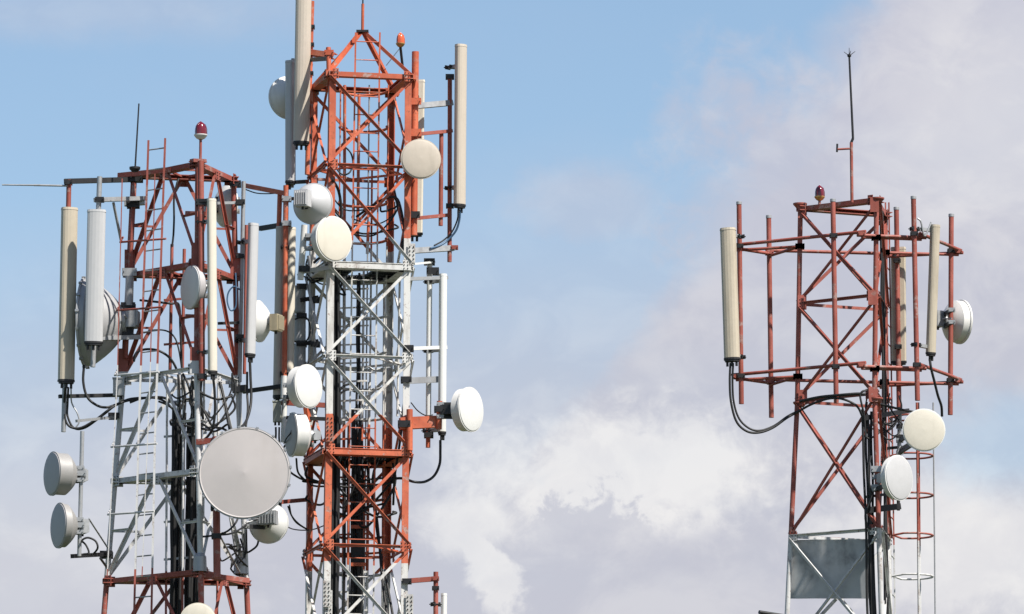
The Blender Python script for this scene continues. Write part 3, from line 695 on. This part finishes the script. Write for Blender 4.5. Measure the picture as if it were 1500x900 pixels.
mount("dark red pipe below the largest dish standing on the red frame", (317, 845, dl-92), [
    ('t', 'pipe', (316, 640, dl-92), (318, 846, dl-92), 5.2, M_RED), ('b', 'arm', (288, 648, dl-84), (322, 645, dl-92), 6, 8, M_RED), ('b', 'arm', (294, 842, dl-84), (364, 851, dl-40), 6, 7, M_RED), ('c', (317, 744, dl-92), 7), ('c', (317, 786, dl-92), 6)])
mount("pale grey pipe and red pipe pair along the right leg of the left tower", (352, 560, dl+45), [
    ('t', 'pipe', (357, 266, dl+45), (351, 560, dl+45), 3.0, GV), ('t', 'pipe', (361, 330, dl+55), (358, 548, dl+55), 2.4, M_RED), ('b', 'arm', (318, 298, dl+30), (358, 297, dl+45), 3.5, 4, GV), ('b', 'arm', (320, 474, dl+20), (350, 473, dl+45), 3.5, 4, DK),
    ('c', (345, 270, dl+52), 7), ('c', (352, 297, dl+45), 6), ('c', (352, 376, dl+45), 5), ('c', (351, 494, dl+45), 5), ('b', 'arm', (340, 571, dl+45), (363, 569, dl+45), 8, 10, DK), ('t', 'pipe', (352, 575, dl+45), (351, 632, dl+45), 2.5, GV)])
mount("grey pipes hanging behind the largest dish with thin bent struts", (352, 848, dl+54), [
    ('t', 'pipe', (335, 744, dl+40), (352, 848, dl+54), 2.0, GV), ('t', 'pipe', (355, 740, dl+40), (357, 822, dl+50), 1.8, GV), ('t', 'strut', (322, 785, dl-60), (352, 840, dl+40), 1.3, GV), ('t', 'strut', (330, 802, dl-20), (352, 800, dl+54), 1.4, DK)])
# middle tower
mount("long orange pole behind the sand panel with two orange and black arms", (416, 600, -18), [
    ('t', 'pipe', (419, 272, -18), (416.5, 551, -18), 4.0, M_ORANGE), ('t', 'pipe', (416.5, 551, -18), (416, 584, -18), 5.0, "white_radome"), ('b', 'arm', (358, 272, 60), (420, 284, -18), 5, 7, M_ORANGE), ('t', 'pipe', (410, 282, -2), (408.5, 334, -2), 3.6, M_ORANGE), ('b', 'arm', (381, 335, 30), (424, 328, -18), 5, 7, DK), ('b', 'arm', (356, 574, 10), (420, 565, -18), 5, 6, DK),
    ('b', 'arm', (416, 292, -18), (458, 290, 46), 5, 5, DK), ('b', 'arm', (416, 555, -18), (454, 560, 46), 5, 5, M_ORANGE), ('c', (420, 292, -18), 6, GV), ('c', (420, 328, -18), 6, GV)])
mount("orange pole with stub arms carrying the tall sand panel", (449, 255, 26), [
    ('t', 'pipe', (457, 2, 26), (450, 256, 26), 3.6, M_ORANGE), ('k', 'arm', (452, 76, 26), (488, 81, -60), 6, 9, M_ORANGE), ('b', 'arm', (452, 88, 26), (482, 86, -60), 5, 6, DK), ('t', 'post', (481, 70, -66), (482, 112, -72), 3.6, M_ORANGE), ('c', (482, 78, -66), 6, M_ORANGE),
    ('c', (456, 40, 26), 4.5), ('c', (455, 66, 26), 4.5), ('c', (454, 108, 26), 4.5), ('c', (452, 200, 26), 4.5)])
mount("dark bracket pole holding the grey side-on panel and white dish", (424, 275, 55), [
    ('t', 'pipe', (429, 86, 55), (428, 275, 55), 2.6, GV), ('b', 'arm', (420, 92, 50), (458, 96, 47), 5, 5, DK), ('b', 'arm', (420, 268, 50), (452, 266, 47), 5, 5, DK)])
mount("orange corner pipe on the upper right leg of the middle tower", (606, 345, -30), [
    ('t', 'pipe', (608.5, 76, -30), (606, 345, -30), 5.2, M_ORANGE), ('c', (608, 150, -30), 8, M_ORANGE), ('c', (607, 196, -30), 9, M_ORANGE), ('c', (606, 316, -30), 8)])
mount("dark red poles and grey arms right of the middle tower's top", (658, 384, 6), [
    ('t', 'pipe', (659, 112, 6), (658.5, 384, 6), 3.3, M_RED), ('t', 'pipe', (646.5, 196, 0), (645.5, 331, 0), 3.2, M_RED), ('k', 'arm', (610, 155, -30), (664, 150, 6), 6, 8, GV), ('b', 'arm', (610, 197, -30), (662, 192, 6), 5, 5, M_RED), ('b', 'arm', (600, 321, -34), (660, 315, 6), 5, 5, M_RED), ('k', 'arm', (606, 367, -34), (666, 363, 6), 6, 8, GV),
    ('c', (659, 113, 6), 5.5), ('c', (659, 302, 6), 5), ('c', (666, 363, 6), 4.5, M_RED)])
mount("white pipe and white box arms holding the white panel at right", (628, 655, 8), [
    ('t', 'pipe', (629.5, 384, 8), (627.5, 612, 8), 4.0, MATS["white_radome"]), ('t', 'pipe', (627.5, 612, 8), (627, 656, 8), 3.4, M_ORANGE), ('b', 'arm', (596, 409, -44), (655, 407, 4), 5, 5, GV), ('b', 'arm', (598, 511, -44), (654, 509, 4), 4, 5, "white_radome"), ('b', 'arm', (598, 558, -44), (642, 556, 4), 5, 9, GV), ('b', 'arm', (606, 387, -44), (636, 384, 8), 4, 3, "white_radome"),
    ('c', (629, 384, 8), 7), ('c', (634, 398, 8), 8), ('c', (598, 511, -46), 7), ('c', (628, 638, 8), 6), ('c', (595, 557, -44), 7)])
mount("thick orange box arm with a short vertical stub under the bright white dish", (643, 640, -48), [
    ('b', 'arm', (586, 621, -52), (644, 618, -40), 12, 17, M_ORANGE), ('t', 'pipe', (644, 588, -48), (643, 629, -48), 4.2, M_ORANGE), ('t', 'pipe', (600, 600, -56), (600, 660, -56), 4.6, M_ORANGE), ('c', (592, 622, -52), 8), ('c', (644, 600, -48), 7), ('b', 'bracket', (646, 601, -50), (664, 600, -54), 10, 14, DK)])
mount("red pole on a short red arm at the bottom of the middle tower", (638, 980, -35), [
    ('t', 'pipe', (638.5, 838, -35), (638, 985, -35), 3.6, M_RED), ('b', 'arm', (588, 852, -46), (640, 848, -35), 6, 7, M_RED), ('c', (596, 852, -46), 6), ('c', (638, 862, -35), 4.5), ('c', (638, 848, -35), 4.5, M_RED)])
mount("white pipe with dark arms between the two drum dishes on the left edge", (416, 660, -70), [
    ('t', 'pipe', (417, 585, -70), (415, 648, -70), 4.0, "white_radome"), ('b', 'arm', (412, 590, -70), (476, 594, -72), 5, 7, M_RED), ('b', 'arm', (416, 612, -70), (476, 614, -72), 5, 5, DK), ('b', 'arm', (448, 592, -70), (452, 618, -72), 10, 6, M_ORANGE)])
mount("dark red arm reaching from the middle tower towards the largest dish", (420, 735, -20), [
    ('b', 'arm', (408, 736, -30), (452, 732, 46), 5, 6, M_RED), ('t', 'pipe', (412, 690, -30), (410, 745, -30), 2.5, DK)])
mount("white bracket bars and grey clamps left of the white deck", (452, 400, 0), [
    ('t', 'pipe', (446, 330, -90), (440, 410, -88), 4.6, "white_radome"), ('t', 'pipe', (452, 375, 20), (462, 530, 20), 2.6, GV), ('b', 'arm', (444, 398, -90), (484, 392, -74), 8, 6, GV), ('b', 'arm', (434, 300, -95), (482, 298, -74), 5, 6, M_ORANGE), ('b', 'arm', (446, 350, -95), (482, 350, -74), 5, 6, GV), ('c', (446, 395, -90), 7), ('c', (462, 440, 20), 6), ('c', (462, 505, 20), 6), ('b', 'arm', (440, 440, 30), (466, 436, 40), 5, 6, DK), ('b', 'arm', (440, 505, 30), (466, 500, 40), 5, 6, DK)])

# ------------------------------------------------------------------ pipe ring of the right tower
ringpts = [(1078, 110), (1128, 160), (1290, 188), (1404, 152), (1350, 14), (1262, -6)]
def ring(label, yf, r):
    # one bent pipe per side, carried on three short arms from the tower
    th = thing("antenna_mount", label, "antenna mount", (1240, yf+15, dr))
    zz = W(1262, yf, dr-75-6).z
    P = [Vector((W(x, yf, dr-75+d).x, W(x, yf, dr-75+d).y, zz)) for x, d in ringpts]
    n = len(P)
    for i in range(n):
        a, b_ = P[i], P[(i+1) % n]; e = (b_-a).normalized()
        dz = Z*((i % 2)*5-2)*q1
        T(th, "ring_pipe", a - e*7*q1 + dz, b_ + e*7*q1 + dz, 2.6, M_R, 10)
        clampm(th, a, 4.5, M_R)
    for l, k in ((RL[0], 0), (RL[0], 1), (RL[1], 5), (RL[1], 4), (RL[2], 2), (RL[2], 3)):
        p = l.at(zz-4*q1); T(th, "arm", p, P[k] - Z*5*q1, 2.3, M_R, 8)
        clampm(th, p, 6, DK)
    return P
PU = ring("upper red pipe ring round the right tower", 343, 2.6)
PD = ring("lower red pipe ring round the right tower", 535, 2.6)
for (x0, x1, y0, y1, dd, lab) in ((1082.5, 1086, 297, 592, 103, "red antenna pipe at the left end of the ring next to the leaning panel"),
        (1126, 1130, 317, 612, 166, "red antenna pipe second from the left on the ring, without an antenna"),
        (1220, 1225, 293, 591, 10, "chipped red and grey antenna pipe in front of the right tower's cross bracing"),
        (1338, 1344, 289, 587, -7, "red antenna pipe holding the narrow tilted panel"),
        (1393.5, 1392, 315, 608, 148, "red antenna pipe at the right end of the ring beside the white dish"),
        (1313, 1317, 305, 600, 184, "red antenna pipe at the back of the ring with a grey top")):
    th = thing("antenna_pipe", lab, "pipe", (x1, y1, dr-75+dd))
    T(th, "pipe", (x0, y0, dr-75+dd), (x1, y1, dr-75+dd), 3.8, M_R, 14)
    b = MB(); p0, p1 = W(x0, y0, dr-75+dd), W(x1, y1, dr-75+dd); e = (p0-p1).normalized(); b.lathe(p0, e, [(-3*q1, 4.3*q1), (1*q1, 4.3*q1), (1.6*q1, 3.6*q1), (1.6*q1, 0.0001)], 14, (1, 2)); b.build("cap", GV, th)
    for f in (PU[0].z, PD[0].z):
        k = (f-p1.z)/(p0.z-p1.z); clampm(th, p1.lerp(p0, k), 5.0, DK)

# ------------------------------------------------------------------ lamps
def lamp(label, c, wd, ht, lens, pole=None, polem=M_RED, stay=None, basem="brass"):
    """c: centre of the lens"""
    p = wp(c); r, h = wd*0.5*q1, ht*0.5*q1; th = thing("warning_lamp", label, "warning light", p - Z*h*1.6)
    b = MB(); b.lathe(p, Z, [(-h, r*0.98), (-h*0.6, r*1.0), (-h*0.2, r*0.97), (h*0.3, r*0.85), (h*0.7, r*0.58), (h*0.95, r*0.22), (h, 0.0001)], 28); b.build("lens", lens, th)
    b = MB(); b.lathe(p - Z*h, Z, [(-h*0.75, r*0.35), (-h*0.55, r*0.75), (-h*0.25, r*1.02), (-h*0.12, r*1.12), (0.02*h, r*1.12), (0.02*h, r*0.9)], 24, (3, 4)); b.build("base", basem, th)
    for a in (0, 2.1, 4.2):
        b = MB(); o_ = Vector((math.cos(a), math.sin(a), 0)); b.path([p - Z*h + o_*r*1.06, p - Z*h*0.2 + o_*r*1.04, p + Z*h*0.5 + o_*r*0.82, p + Z*h*1.04], 0.45*q1, 5); b.build("guard_wire", lens, th)
    if pole:
        b = MB(); b.tube(p - Z*h*1.6, wp(pole), 2.0*q1, 8); b.build("pole", polem, th)
    if stay:
        b = MB(); b.tube(p - Z*h*1.8, wp(stay), 0.6*q1, 5); b.build("stay", DK, th)
    return th
lamp("dark red dome warning lamp on a thin rod over the left tower", (294, 188, dl-81), 17, 19, "lamp_red", (293.5, 238, dl-81), basem="dish_white")
lamp("orange warning lamp on a short leaning rod at the middle tower's top", (586.5, 56, 60), 12, 16, "lamp_orange", (590, 100, 72), DK, (566, 96, 40))
lamp("dark red dome warning lamp standing on top of the right tower", (1200.5, 280, dr-10), 14, 17, "lamp_red", (1200, 304, dr-10))

# ------------------------------------------------------------------ whips and lightning rods
def whip(label, pts, rs, ms, base=None, spikes=False, stub=None, name="whip_antenna", cat="whip antenna"):
    th = thing(name, label, cat, pts[-1])
    for i in range(len(pts)-1):
        b = MB(); b.tube(wp(pts[i]), wp(pts[i+1]), rs[i]*q1*(0.8 if i == 0 else 1), 8, rs[i]*q1); b.build("rod", ms[i], th)
    if base: b = MB(); b.lathe(wp(base), Z, [(-4*q1, 0.001), (-4*q1, 4*q1), (0, 8*q1), (3*q1, 8*q1), (3*q1, 0.001)], 14, (1, 2, 3)); b.build("base", DK, th)
    if spikes:
        p = wp(pts[0]); b = MB(); b.lathe(p, Z, [(-3*q1, 0.5*q1), (-1*q1, 3*q1), (2*q1, 3*q1), (3*q1, 0.001)], 12); b.build("collar", DK, th)
        for v in ((-8, 6, 0), (9, 7, 2), (0, 12, 0), (2, 6, -8)):
            b = MB(); b.tube(p, p + Vector((v[0], v[2], v[1]))*q1, 0.75*q1, 6, 0.4*q1); b.build("spike", DK, th)
    if stub:
        for a, b_, r, m in stub: T(th, "stub", a, b_, r, m, 8)
    return th
whip("thin dark upright whip at the left corner of the left tower", [(203.5, 152, dl-30), (198, 246, dl-30)], [1.3], [DK], (197.5, 248, dl-30))
whip("thin grey whip sticking out sideways to the left edge of the picture", [(3, 271, dl-12), (50, 271.5, dl-12), (99, 272.5, dl-12)], [1.3, 1.5], [GV, GV])
whip("red lightning rod with a dark tip on the pyramid apex", [(532, -60, 0), (531.5, 6, 0), (531, 48, 0)], [1.1, 2.2], [DK, M_ORANGE], name="lightning_rod", cat="lightning rod")
whip("tall lightning rod with a spiked tip on the right tower", [(1244, 82, dr-60), (1249.5, 203, dr-60), (1247, 209, dr-60), (1248, 297, dr-60)], [1.8, 2.0, 2.4], [DK, DK, M_RED], None, True, [((1246.5, 218, dr-60), (1227, 219, dr-60), 1.6, M_RED), ((1226.5, 211, dr-60), (1226, 223, dr-60), 1.5, DK)], name="lightning_rod", cat="lightning rod")

# ------------------------------------------------------------------ cables
random.seed(3)
def run(label, x0, y0, x1, y1, d, r, wob=1.2, group=None, m="cable_black"):
    pts = []; k = max(4, int((y1-y0)/45))
    for i in range(k+1):
        f = i/k; pts.append((x0+(x1-x0)*f + random.uniform(-wob, wob), y0+(y1-y0)*f, d + random.uniform(-1, 1)))
    p = wp(pts[-1]); tail = [Vector((p.x, p.y, p.z*(1-j/3)+0.3*j/3)) for j in (1, 2, 3)]
    b = MB(); b.path(spline(pts) + tail, r*q1, 7); o = b.build("feeder_cable", m); tag(o, label, "cable", group); return o
gl = "feeder cables in the left tower"
for i, x in enumerate((250, 254, 258, 262, 266, 273, 277, 281, 285, 289, 252, 279, 256, 287, 260, 275)):
    run("black feeder cable hanging in the dense bundle inside the left tower", x+5-(i % 3), 598+(i*13) % 45, x-1, 960, dl+2+(i % 3)*4 + (6 if i > 9 else 0), 2.6, 1.0, gl)
gm = "feeder cables beside the front left leg of the middle tower"
for i, x in enumerate((488.5, 491.5, 494.5, 497, 490, 493.5)):
    run("black feeder cable in the bundle beside the middle tower's front left leg", x+1, 405+(i*17) % 60, x-3, 960, -45+(i % 2)*4+ (i//4)*4, 2.1, 0.8, gm)
gc = "feeder cables in the centre of the middle tower"
for i, x in enumerate((517, 520.5, 524, 527.5, 531, 519, 526, 505, 511)):
    run("black feeder cable in the bundle at the centre of the middle tower", x, 600+(i*29) % 70, x-2, 960, 24+(i % 3)*4, 2.1, 1.0, gc)
ga = "thin cables along the back of the middle tower"
for x, y in ((527, 400), (524, 405)):
    run("thin black cable with lumpy ties running down the middle tower's back", x, y, x-3, 960, 38, 1.8, 1.2, ga)
gr = "feeder cables on the right tower"
for i, x in enumerate((1266, 1269.5, 1273, 1276, 1271)):
    run("black feeder cable running down beside the thick right tower leg", x-2+i*0.5, 600+(i*11) % 30, x+7, 960, dr-66+(i % 2)*4, 1.9, 1.0, gr)
gs = "cables behind the right tower leg"
for i, x in enumerate((1290, 1293)):
    run("black cable hidden behind the right tower's thick leg", x, 300+i*10, x+8, 960, dr-10+i*8, 2.0, 1.0, gs)
TL = dl-12
cable("black cable loop hanging from the pale grey panel to the white crossing", [(123, 535, TL), (122, 560, TL), (128, 582, TL), (142, 594, TL), (156, 597, TL), (170, 593, TL+10), (190, 585, TL+20), (215, 583, TL+15), (240, 583, TL+10), (262, 595, TL)], 1.9)
cable("black cable drooping below the tan panel towards the tower, upper one", [(96, 568, dl-30), (94, 590, TL), (95, 612, TL), (102, 625, TL), (118, 627, TL), (140, 615, TL), (160, 600, TL), (178, 590, TL+10), (196, 585, TL+20)], 1.7)
cable("black cable drooping below the tan panel towards the tower, lower one", [(100, 568, dl-30), (99, 592, TL+3), (99, 610, TL+3), (108, 627, TL+3), (124, 627, TL+3), (146, 612, TL+3), (165, 597, TL+3)], 1.6)
cable("thin grey cable hanging beside the lower end of the tan panel's pipe", [(104, 570, dl-30), (105, 590, TL), (113, 605, TL), (116, 618, TL), (110, 628, TL)], 1.1, GV)
cable("black cable looped behind the lower grey drum dish", [(119, 795, LF), (122, 790, LF), (130, 788, LF), (140, 793, LF), (143, 803, LF), (136, 812, LF+10), (128, 812, LF)], 1.5)
cable("short black cable curling to the outrigger's base arm", [(119, 792, LF+4), (126, 799, LF+4), (130, 810, LF+4), (122, 812, LF+4)], 1.4)
cable("dark cable hanging in the upper bay of the left tower", [(262, 262, dl), (259, 270, dl-3), (255, 290, dl-3), (255, 320, dl-3), (254, 345, dl), (252, 362, dl)], 1.5)
cable("black cable arching over the white top frame of the left tower", [(196, 530, dl-20), (200, 517, dl-20), (214, 512, dl-20), (232, 514, dl-10), (248, 524, dl-5), (258, 540, dl), (262, 560, dl), (264, 610, dl)], 1.8)
cable("dark cable arching through the white bay, higher one", [(190, 590, dl), (208, 584, dl), (232, 584, dl), (250, 596, dl), (258, 612, dl), (262, 650, dl)], 1.7)
cable("dark cable arching through the white bay, lower one", [(232, 588, dl+4), (246, 594, dl+4), (256, 604, dl+4), (262, 625, dl+4), (264, 660, dl+4)], 1.5)
cable("black cable curving from the canister bracket to the left tower leg", [(205, 440, dl), (225, 442, dl-10), (250, 445, dl-10), (262, 447, dl), (264, 480, dl), (266, 530, dl), (268, 600, dl)], 1.7)
cable("thin dark cable waving across the red bay of the left tower", [(210, 488, dl), (224, 484, dl), (240, 484, dl), (252, 490, dl), (260, 505, dl), (266, 540, dl), (270, 600, dl)], 1.2)
cable("black cable swinging under the cream panel", [(312, 552, dl-104), (314, 570, dl-100), (315, 600, dl-95), (312, 625, dl-90), (304, 640, dl-80), (290, 650, dl-60)], 1.9)
cable("black cable slanting from the frame corner down to the big dish", [(322, 560, dl-60), (328, 585, dl-70), (334, 615, dl-90), (338, 640, dl-110)], 2.0)
cable("black cable tangled left of the big dish, upper one", [(286, 590, dl-60), (296, 598, dl-70), (304, 612, dl-80), (312, 625, dl-80), (326, 628, dl-90), (336, 634, dl-100)], 1.7)
cable("black cable tangled left of the big dish, lower one", [(284, 620, dl-60), (298, 622, dl-70), (312, 632, dl-80), (324, 628, dl-90), (334, 622, dl-100), (340, 632, dl-110)], 1.6)
cable("black cable dropping from the white frame into the tangle", [(268, 548, dl-40), (276, 565, dl-50), (282, 590, dl-55), (284, 605, dl-55), (282, 640, dl-40)], 1.8)
cable("dark cable falling from the frame's right half to the bundle", [(300, 602, dl-70), (310, 612, dl-70), (316, 600, dl-70), (314, 575, dl-70)], 1.5)
cable("black cable hanging from the slim pale grey panel, longer one", [(366, 526, dl+30), (367, 555, dl+30), (368, 580, dl+28), (366, 600, dl+20), (360, 618, dl), (352, 628, dl-40)], 2.0)
cable("black cable hanging from the slim pale grey panel, shorter one", [(362, 545, dl+36), (362, 575, dl+34), (363, 600, dl+20), (360, 625, dl)], 1.7)
cable("blue grey cable looping along the left tower's right leg", [(352, 425, dl+40), (343, 420, dl+40), (335, 428, dl+40), (333, 442, dl+40), (338, 455, dl+40), (345, 450, dl+40), (346, 430, dl+40), (345, 400, dl+40)], 1.2, "cable_blue")
cable("black cable slung under the big dish towards the red pipe, upper one", [(286, 785, dl-40), (302, 786, dl-70), (330, 780, dl-80), (346, 765, dl-60), (352, 745, dl-40)], 1.5)
cable("black cable slung under the big dish towards the red pipe, lower one", [(318, 784, dl-80), (338, 782, dl-60), (354, 774, dl-20), (364, 766, dl+20)], 1.4)
cable("dark cable drooping from the small dish under the big one", [(379, 790, dl+50), (376, 800, dl+50), (366, 808, dl+50), (356, 813, dl+50), (354, 830, dl+50), (362, 842, dl+50)], 1.5)
cable("black cable hooked at the bent struts right of the dark red pipe", [(328, 804, dl-10), (330, 798, dl-10), (338, 799, dl-5), (346, 812, dl+10), (354, 822, dl+30), (362, 830, dl+50)], 1.4)
cable("black cable drooping between the big dish and the middle tower, upper one", [(418, 672, -60), (422, 688, -50), (434, 698, -30), (448, 704, 20), (470, 708, 20)], 1.6)
cable("black cable drooping between the big dish and the middle tower, lower one", [(434, 672, -60), (436, 690, -40), (443, 700, 10), (460, 712, 40), (490, 712, 10)], 1.5)
cable("thin dark cable sagging beside the small dish under the big one", [(418, 770, dl+60), (428, 775, -60), (444, 777, 20), (462, 775, 40), (484, 766, 20)], 0.9)
cable("thin black cable curving to the middle tower's back leg, higher one", [(422, 742, -30), (428, 757, -10), (438, 768, 20), (450, 776, 44)], 1.3)
cable("thin black cable curving to the middle tower's back leg, lower one", [(424, 740, -30), (427, 755, -10), (434, 766, 20), (446, 774, 44)], 1.0)
cable("blue cable curving down from the sand panel right of the tower top", [(674, 308, -10), (673, 322, -6), (668, 338, -2), (656, 352, 0), (644, 360, -8), (630, 364, -20)], 1.6, "cable_blue")
cable("dark cable curving down beside the blue one under the sand panel", [(671, 308, -8), (670, 322, -4), (662, 340, 0), (650, 352, 0), (636, 360, -14)], 1.2)
cable("black cable hanging in a wide loop below the white right hand panel", [(645, 645, -5), (645, 660, -5), (644, 680, -5), (636, 697, -8), (622, 706, -20), (606, 706, -40), (590, 701, -10), (570, 702, 30)], 2.0)
cable("thin dark cable sagging above the thick orange arm", [(602, 590, -50), (612, 602, -40), (624, 609, -10), (634, 608, 0)], 0.9)
cable("black cable running down the inner side of the front right leg", [(606, 395, -40), (598, 380, -30), (594, 350, -30), (588, 310, -30), (580, 290, -10), (562, 292, 10), (540, 305, 20), (522, 318, 30)], 1.9)
cable("black cable coiled near the front right leg above the white deck", [(600, 345, -30), (592, 352, -30), (590, 362, -30), (596, 372, -30)], 3.0)
cable("black cable drooping from the white box arm past the orange arm", [(598, 570, -40), (593, 585, -44), (590, 605, -46), (588, 630, -46), (584, 660, -40), (578, 700, -20), (576, 740, 0)], 1.8)
cable("dark cable swinging inside the upper middle tower", [(492, 235, 0), (494, 248, 0), (502, 256, 0), (512, 253, 0), (517, 240, 10), (514, 225, 14), (505, 215, 20)], 1.3)
cable("black cable fanning down from the left dishes into the tower, first", [(486, 262, -80), (496, 280, -50), (500, 310, -40), (497, 340, -40), (490, 372, -44), (490, 410, -44)], 2.2)
cable("black cable fanning down from the left dishes into the tower, second", [(478, 300, -70), (492, 318, -40), (505, 332, -20), (512, 345, 0), (513, 365, 10)], 2.0)
cable("black cable looping behind the cream drum dish", [(460, 385, -90), (470, 378, -80), (482, 385, -70), (492, 395, -50), (495, 430, -45)], 2.0)
cable("black cable bowing round the grey canisters", [(432, 468, 22), (444, 464, 18), (452, 470, 16), (454, 485, 18), (450, 498, 20), (440, 503, 22), (430, 500, 24)], 1.3)
cable("black cable arching right from the leg bundle, higher one", [(496, 575, -40), (502, 567, -20), (512, 563, 10), (520, 566, 30)], 1.8)
cable("black cable arching right from the leg bundle, lower one", [(496, 581, -40), (502, 574, -20), (512, 571, 10), (520, 574, 30)], 1.6)
cable("grey cable wavering across the white middle bay", [(531, 546, 20), (540, 538, 20), (548, 542, 20), (560, 540, 30), (574, 538, 60)], 1.2, GV)
cable("black cable bending from the second deck to the centre bundle", [(560, 668, 30), (548, 690, 30), (546, 720, 30), (552, 760, 30), (556, 800, 30), (560, 850, 20), (568, 905, 0)], 2.0)
cable("black cable curving beside the deck cable to the tower's right side", [(536, 665, 36), (540, 700, 36), (548, 745, 36), (554, 790, 36), (566, 850, 20), (576, 905, 0)], 1.9)
cable("black cable crossing the orange bay to the right leg", [(500, 702, 20), (520, 706, 20), (545, 702, 30), (572, 700, 60)], 1.6)
cable("black cable under the radio box, left one", [(404, 626, -70), (404, 640, -70), (402, 655, -60), (410, 668, -60)], 1.5)
cable("black cable under the radio box, right one", [(409, 626, -70), (409, 645, -70), (412, 660, -60), (418, 652, -64)], 1.4)
cable("thin dark cable curving over the grey faced drum dish", [(425, 606, -112), (428, 620, -126), (427, 632, -128), (420, 642, -120), (416, 650, -90)], 1.0)
cable("thin black cable under the orange arm from the left tower", [(360, 278, 56), (375, 283, 40), (392, 284, 15), (408, 283, 0)], 0.9)
# right tower cables
cable("black cable in a deep U from the leaning tan panel, outer one", [(1070, 532, dr-20), (1069, 560, dr-20), (1071, 590, dr-20), (1079, 618, dr-18), (1094, 632, dr-14), (1112, 634, dr-10), (1132, 627, dr-4), (1152, 613, dr), (1168, 604, dr), (1190, 592, dr-30), (1215, 584, dr-60), (1235, 585, dr-78), (1255, 595, dr-80), (1264, 612, dr-78)], 1.8)
cable("black cable in a deep U from the leaning tan panel, inner one", [(1074, 532, dr-20), (1073, 560, dr-18), (1075, 590, dr-16), (1083, 614, dr-14), (1098, 628, dr-12), (1114, 631, dr-8), (1134, 624, dr-2), (1154, 610, dr+2), (1172, 601, dr)], 1.6)
cable("black cable along the cross member to the thick right tower leg", [(1172, 588, dr-4), (1200, 582, dr-40), (1230, 579, dr-76), (1256, 577, dr-84), (1268, 578, dr-84)], 2.2)
cable("short looped black cable at the thick leg's flange", [(1270, 572, dr-84), (1263, 574, dr-86), (1260, 580, dr-86), (1262, 592, dr-86), (1266, 610, dr-82), (1268, 640, dr-80)], 1.6)
cable("black cable below the narrow tilted panel", [(1362, 526, dr-60), (1364, 540, dr-60), (1369, 560, dr-50), (1374, 580, dr-40), (1379, 595, dr-30), (1380, 610, dr-20)], 2.0)
cable("black cable reaching from the right tower leg to the cream dish", [(1282, 590, dr-60), (1300, 595, dr-40), (1320, 600, dr-20), (1340, 604, dr+10)], 1.9)
cable("grey hanging hook strap above the narrow tilted panel", [(1344, 320, dr-80), (1349, 325, dr-80), (1352, 340, dr-78), (1355, 346, dr-76), (1360, 336, dr-74), (1364, 326, dr-72)], 1.4, GV, name="strap")
cable("black cable winding round the lower white dish's bracket", [(1276, 668, dr-80), (1272, 685, dr-82), (1273, 705, dr-82), (1276, 730, dr-80), (1268, 752, dr-84), (1270, 770, dr-82), (1276, 775, dr-80)], 1.8)
mount("dark clamp block with white gaps on the thick leg under the white dish", (1290, 745, dr-70), [
    ('b', 'plate', (1268, 748, dr-78), (1318, 742, dr-40), 6, 9, DK), ('b', 'plate', (1270, 728, dr-78), (1316, 722, dr-40), 5, 4, DK), ('t', 'bolt', (1274, 722, dr-78), (1274, 752, dr-78), 1.4, DK), ('t', 'bolt', (1316, 718, dr-40), (1316, 748, dr-40), 2.5, DK), ('c', (1284, 688, dr-72), 7, GV), ('c', (1284, 715, dr-72), 7, GV)])
mount("grey pipe and dark straps holding the cream dish of the right tower", (1318, 665, dr+60), [
    ('t', 'pipe', (1318, 600, dr+60), (1317, 668, dr+60), 3.2, GV), ('b', 'arm', (1264, 613, dr-80), (1330, 602, dr+60), 5, 7, DK), ('b', 'arm', (1300, 657, dr+64), (1322, 655, dr+60), 4, 4, DK), ('t', 'strut', (1296, 635, dr+60), (1318, 612, dr+60), 1.0, DK), ('c', (1318, 625, dr+60), 4.5), ('c', (1318, 640, dr+60), 4.5)])

def tangle(label, group, xs, y0, y1, d0, d1, n, seed, r=1.4):
    """loose jumper cables sagging between random clips inside a zone"""
    rg = random.Random(seed)
    for i in range(n):
        ax = rg.choice(xs); bx = rg.choice([x for x in xs if x != ax]); ay, by = rg.uniform(y0, y0+(y1-y0)*0.5), rg.uniform(y0+(y1-y0)*0.3, y1)
        d = rg.uniform(d0, d1); sag = rg.uniform(8, 26); mx = (ax+bx)/2 + rg.uniform(-12, 12)
        pts = [(ax, ay, d), (ax + rg.uniform(-4, 4), ay + (by-ay)*0.35 + sag*0.5, d+2), (mx, max(ay, by) + sag*0.6, d + rg.uniform(-8, 8)), (bx + rg.uniform(-4, 4), by + sag*0.3, d+4), (bx, by, d+6)]
        cable(label, pts, r*rg.uniform(0.8, 1.25), "cable_black", group, "jumper_cable")
tangle("loose black jumper cable in the tangle under the left tower's white frame", "jumper cables under the left tower's white frame", (252, 268, 282, 291, 297, 312, 340), 546, 622, dl-70, dl+20, 14, 5)
tangle("loose black jumper cable behind the dishes on the middle tower's left edge", "jumper cables behind the middle tower's left dishes", (440, 450, 462, 480, 492, 498), 370, 450, -40, 40, 9, 8)
tangle("loose black jumper cable hanging in the orange bay below the lower deck", "jumper cables below the middle tower's lower deck", (450, 478, 494, 520, 532, 560, 575), 664, 760, -10, 50, 10, 12, 1.5)
tangle("loose black jumper cable at the right tower's thick leg under the ring", "jumper cables at the right tower's thick leg", (1270, 1283, 1296, 1303, 1317), 575, 650, dr-70, dr+50, 7, 21, 1.3)
tangle("loose black jumper cable beside the bent struts at the left tower's right leg", "jumper cables beside the left tower's bent struts", (318, 340, 352, 357, 361), 775, 828, dl-20, dl+50, 5, 30, 1.1)
tangle("loose black jumper cable drooping below the upper middle tower bay", "jumper cables in the upper middle tower", (482, 499, 518, 554, 578), 250, 345, -20, 40, 7, 33, 1.2)
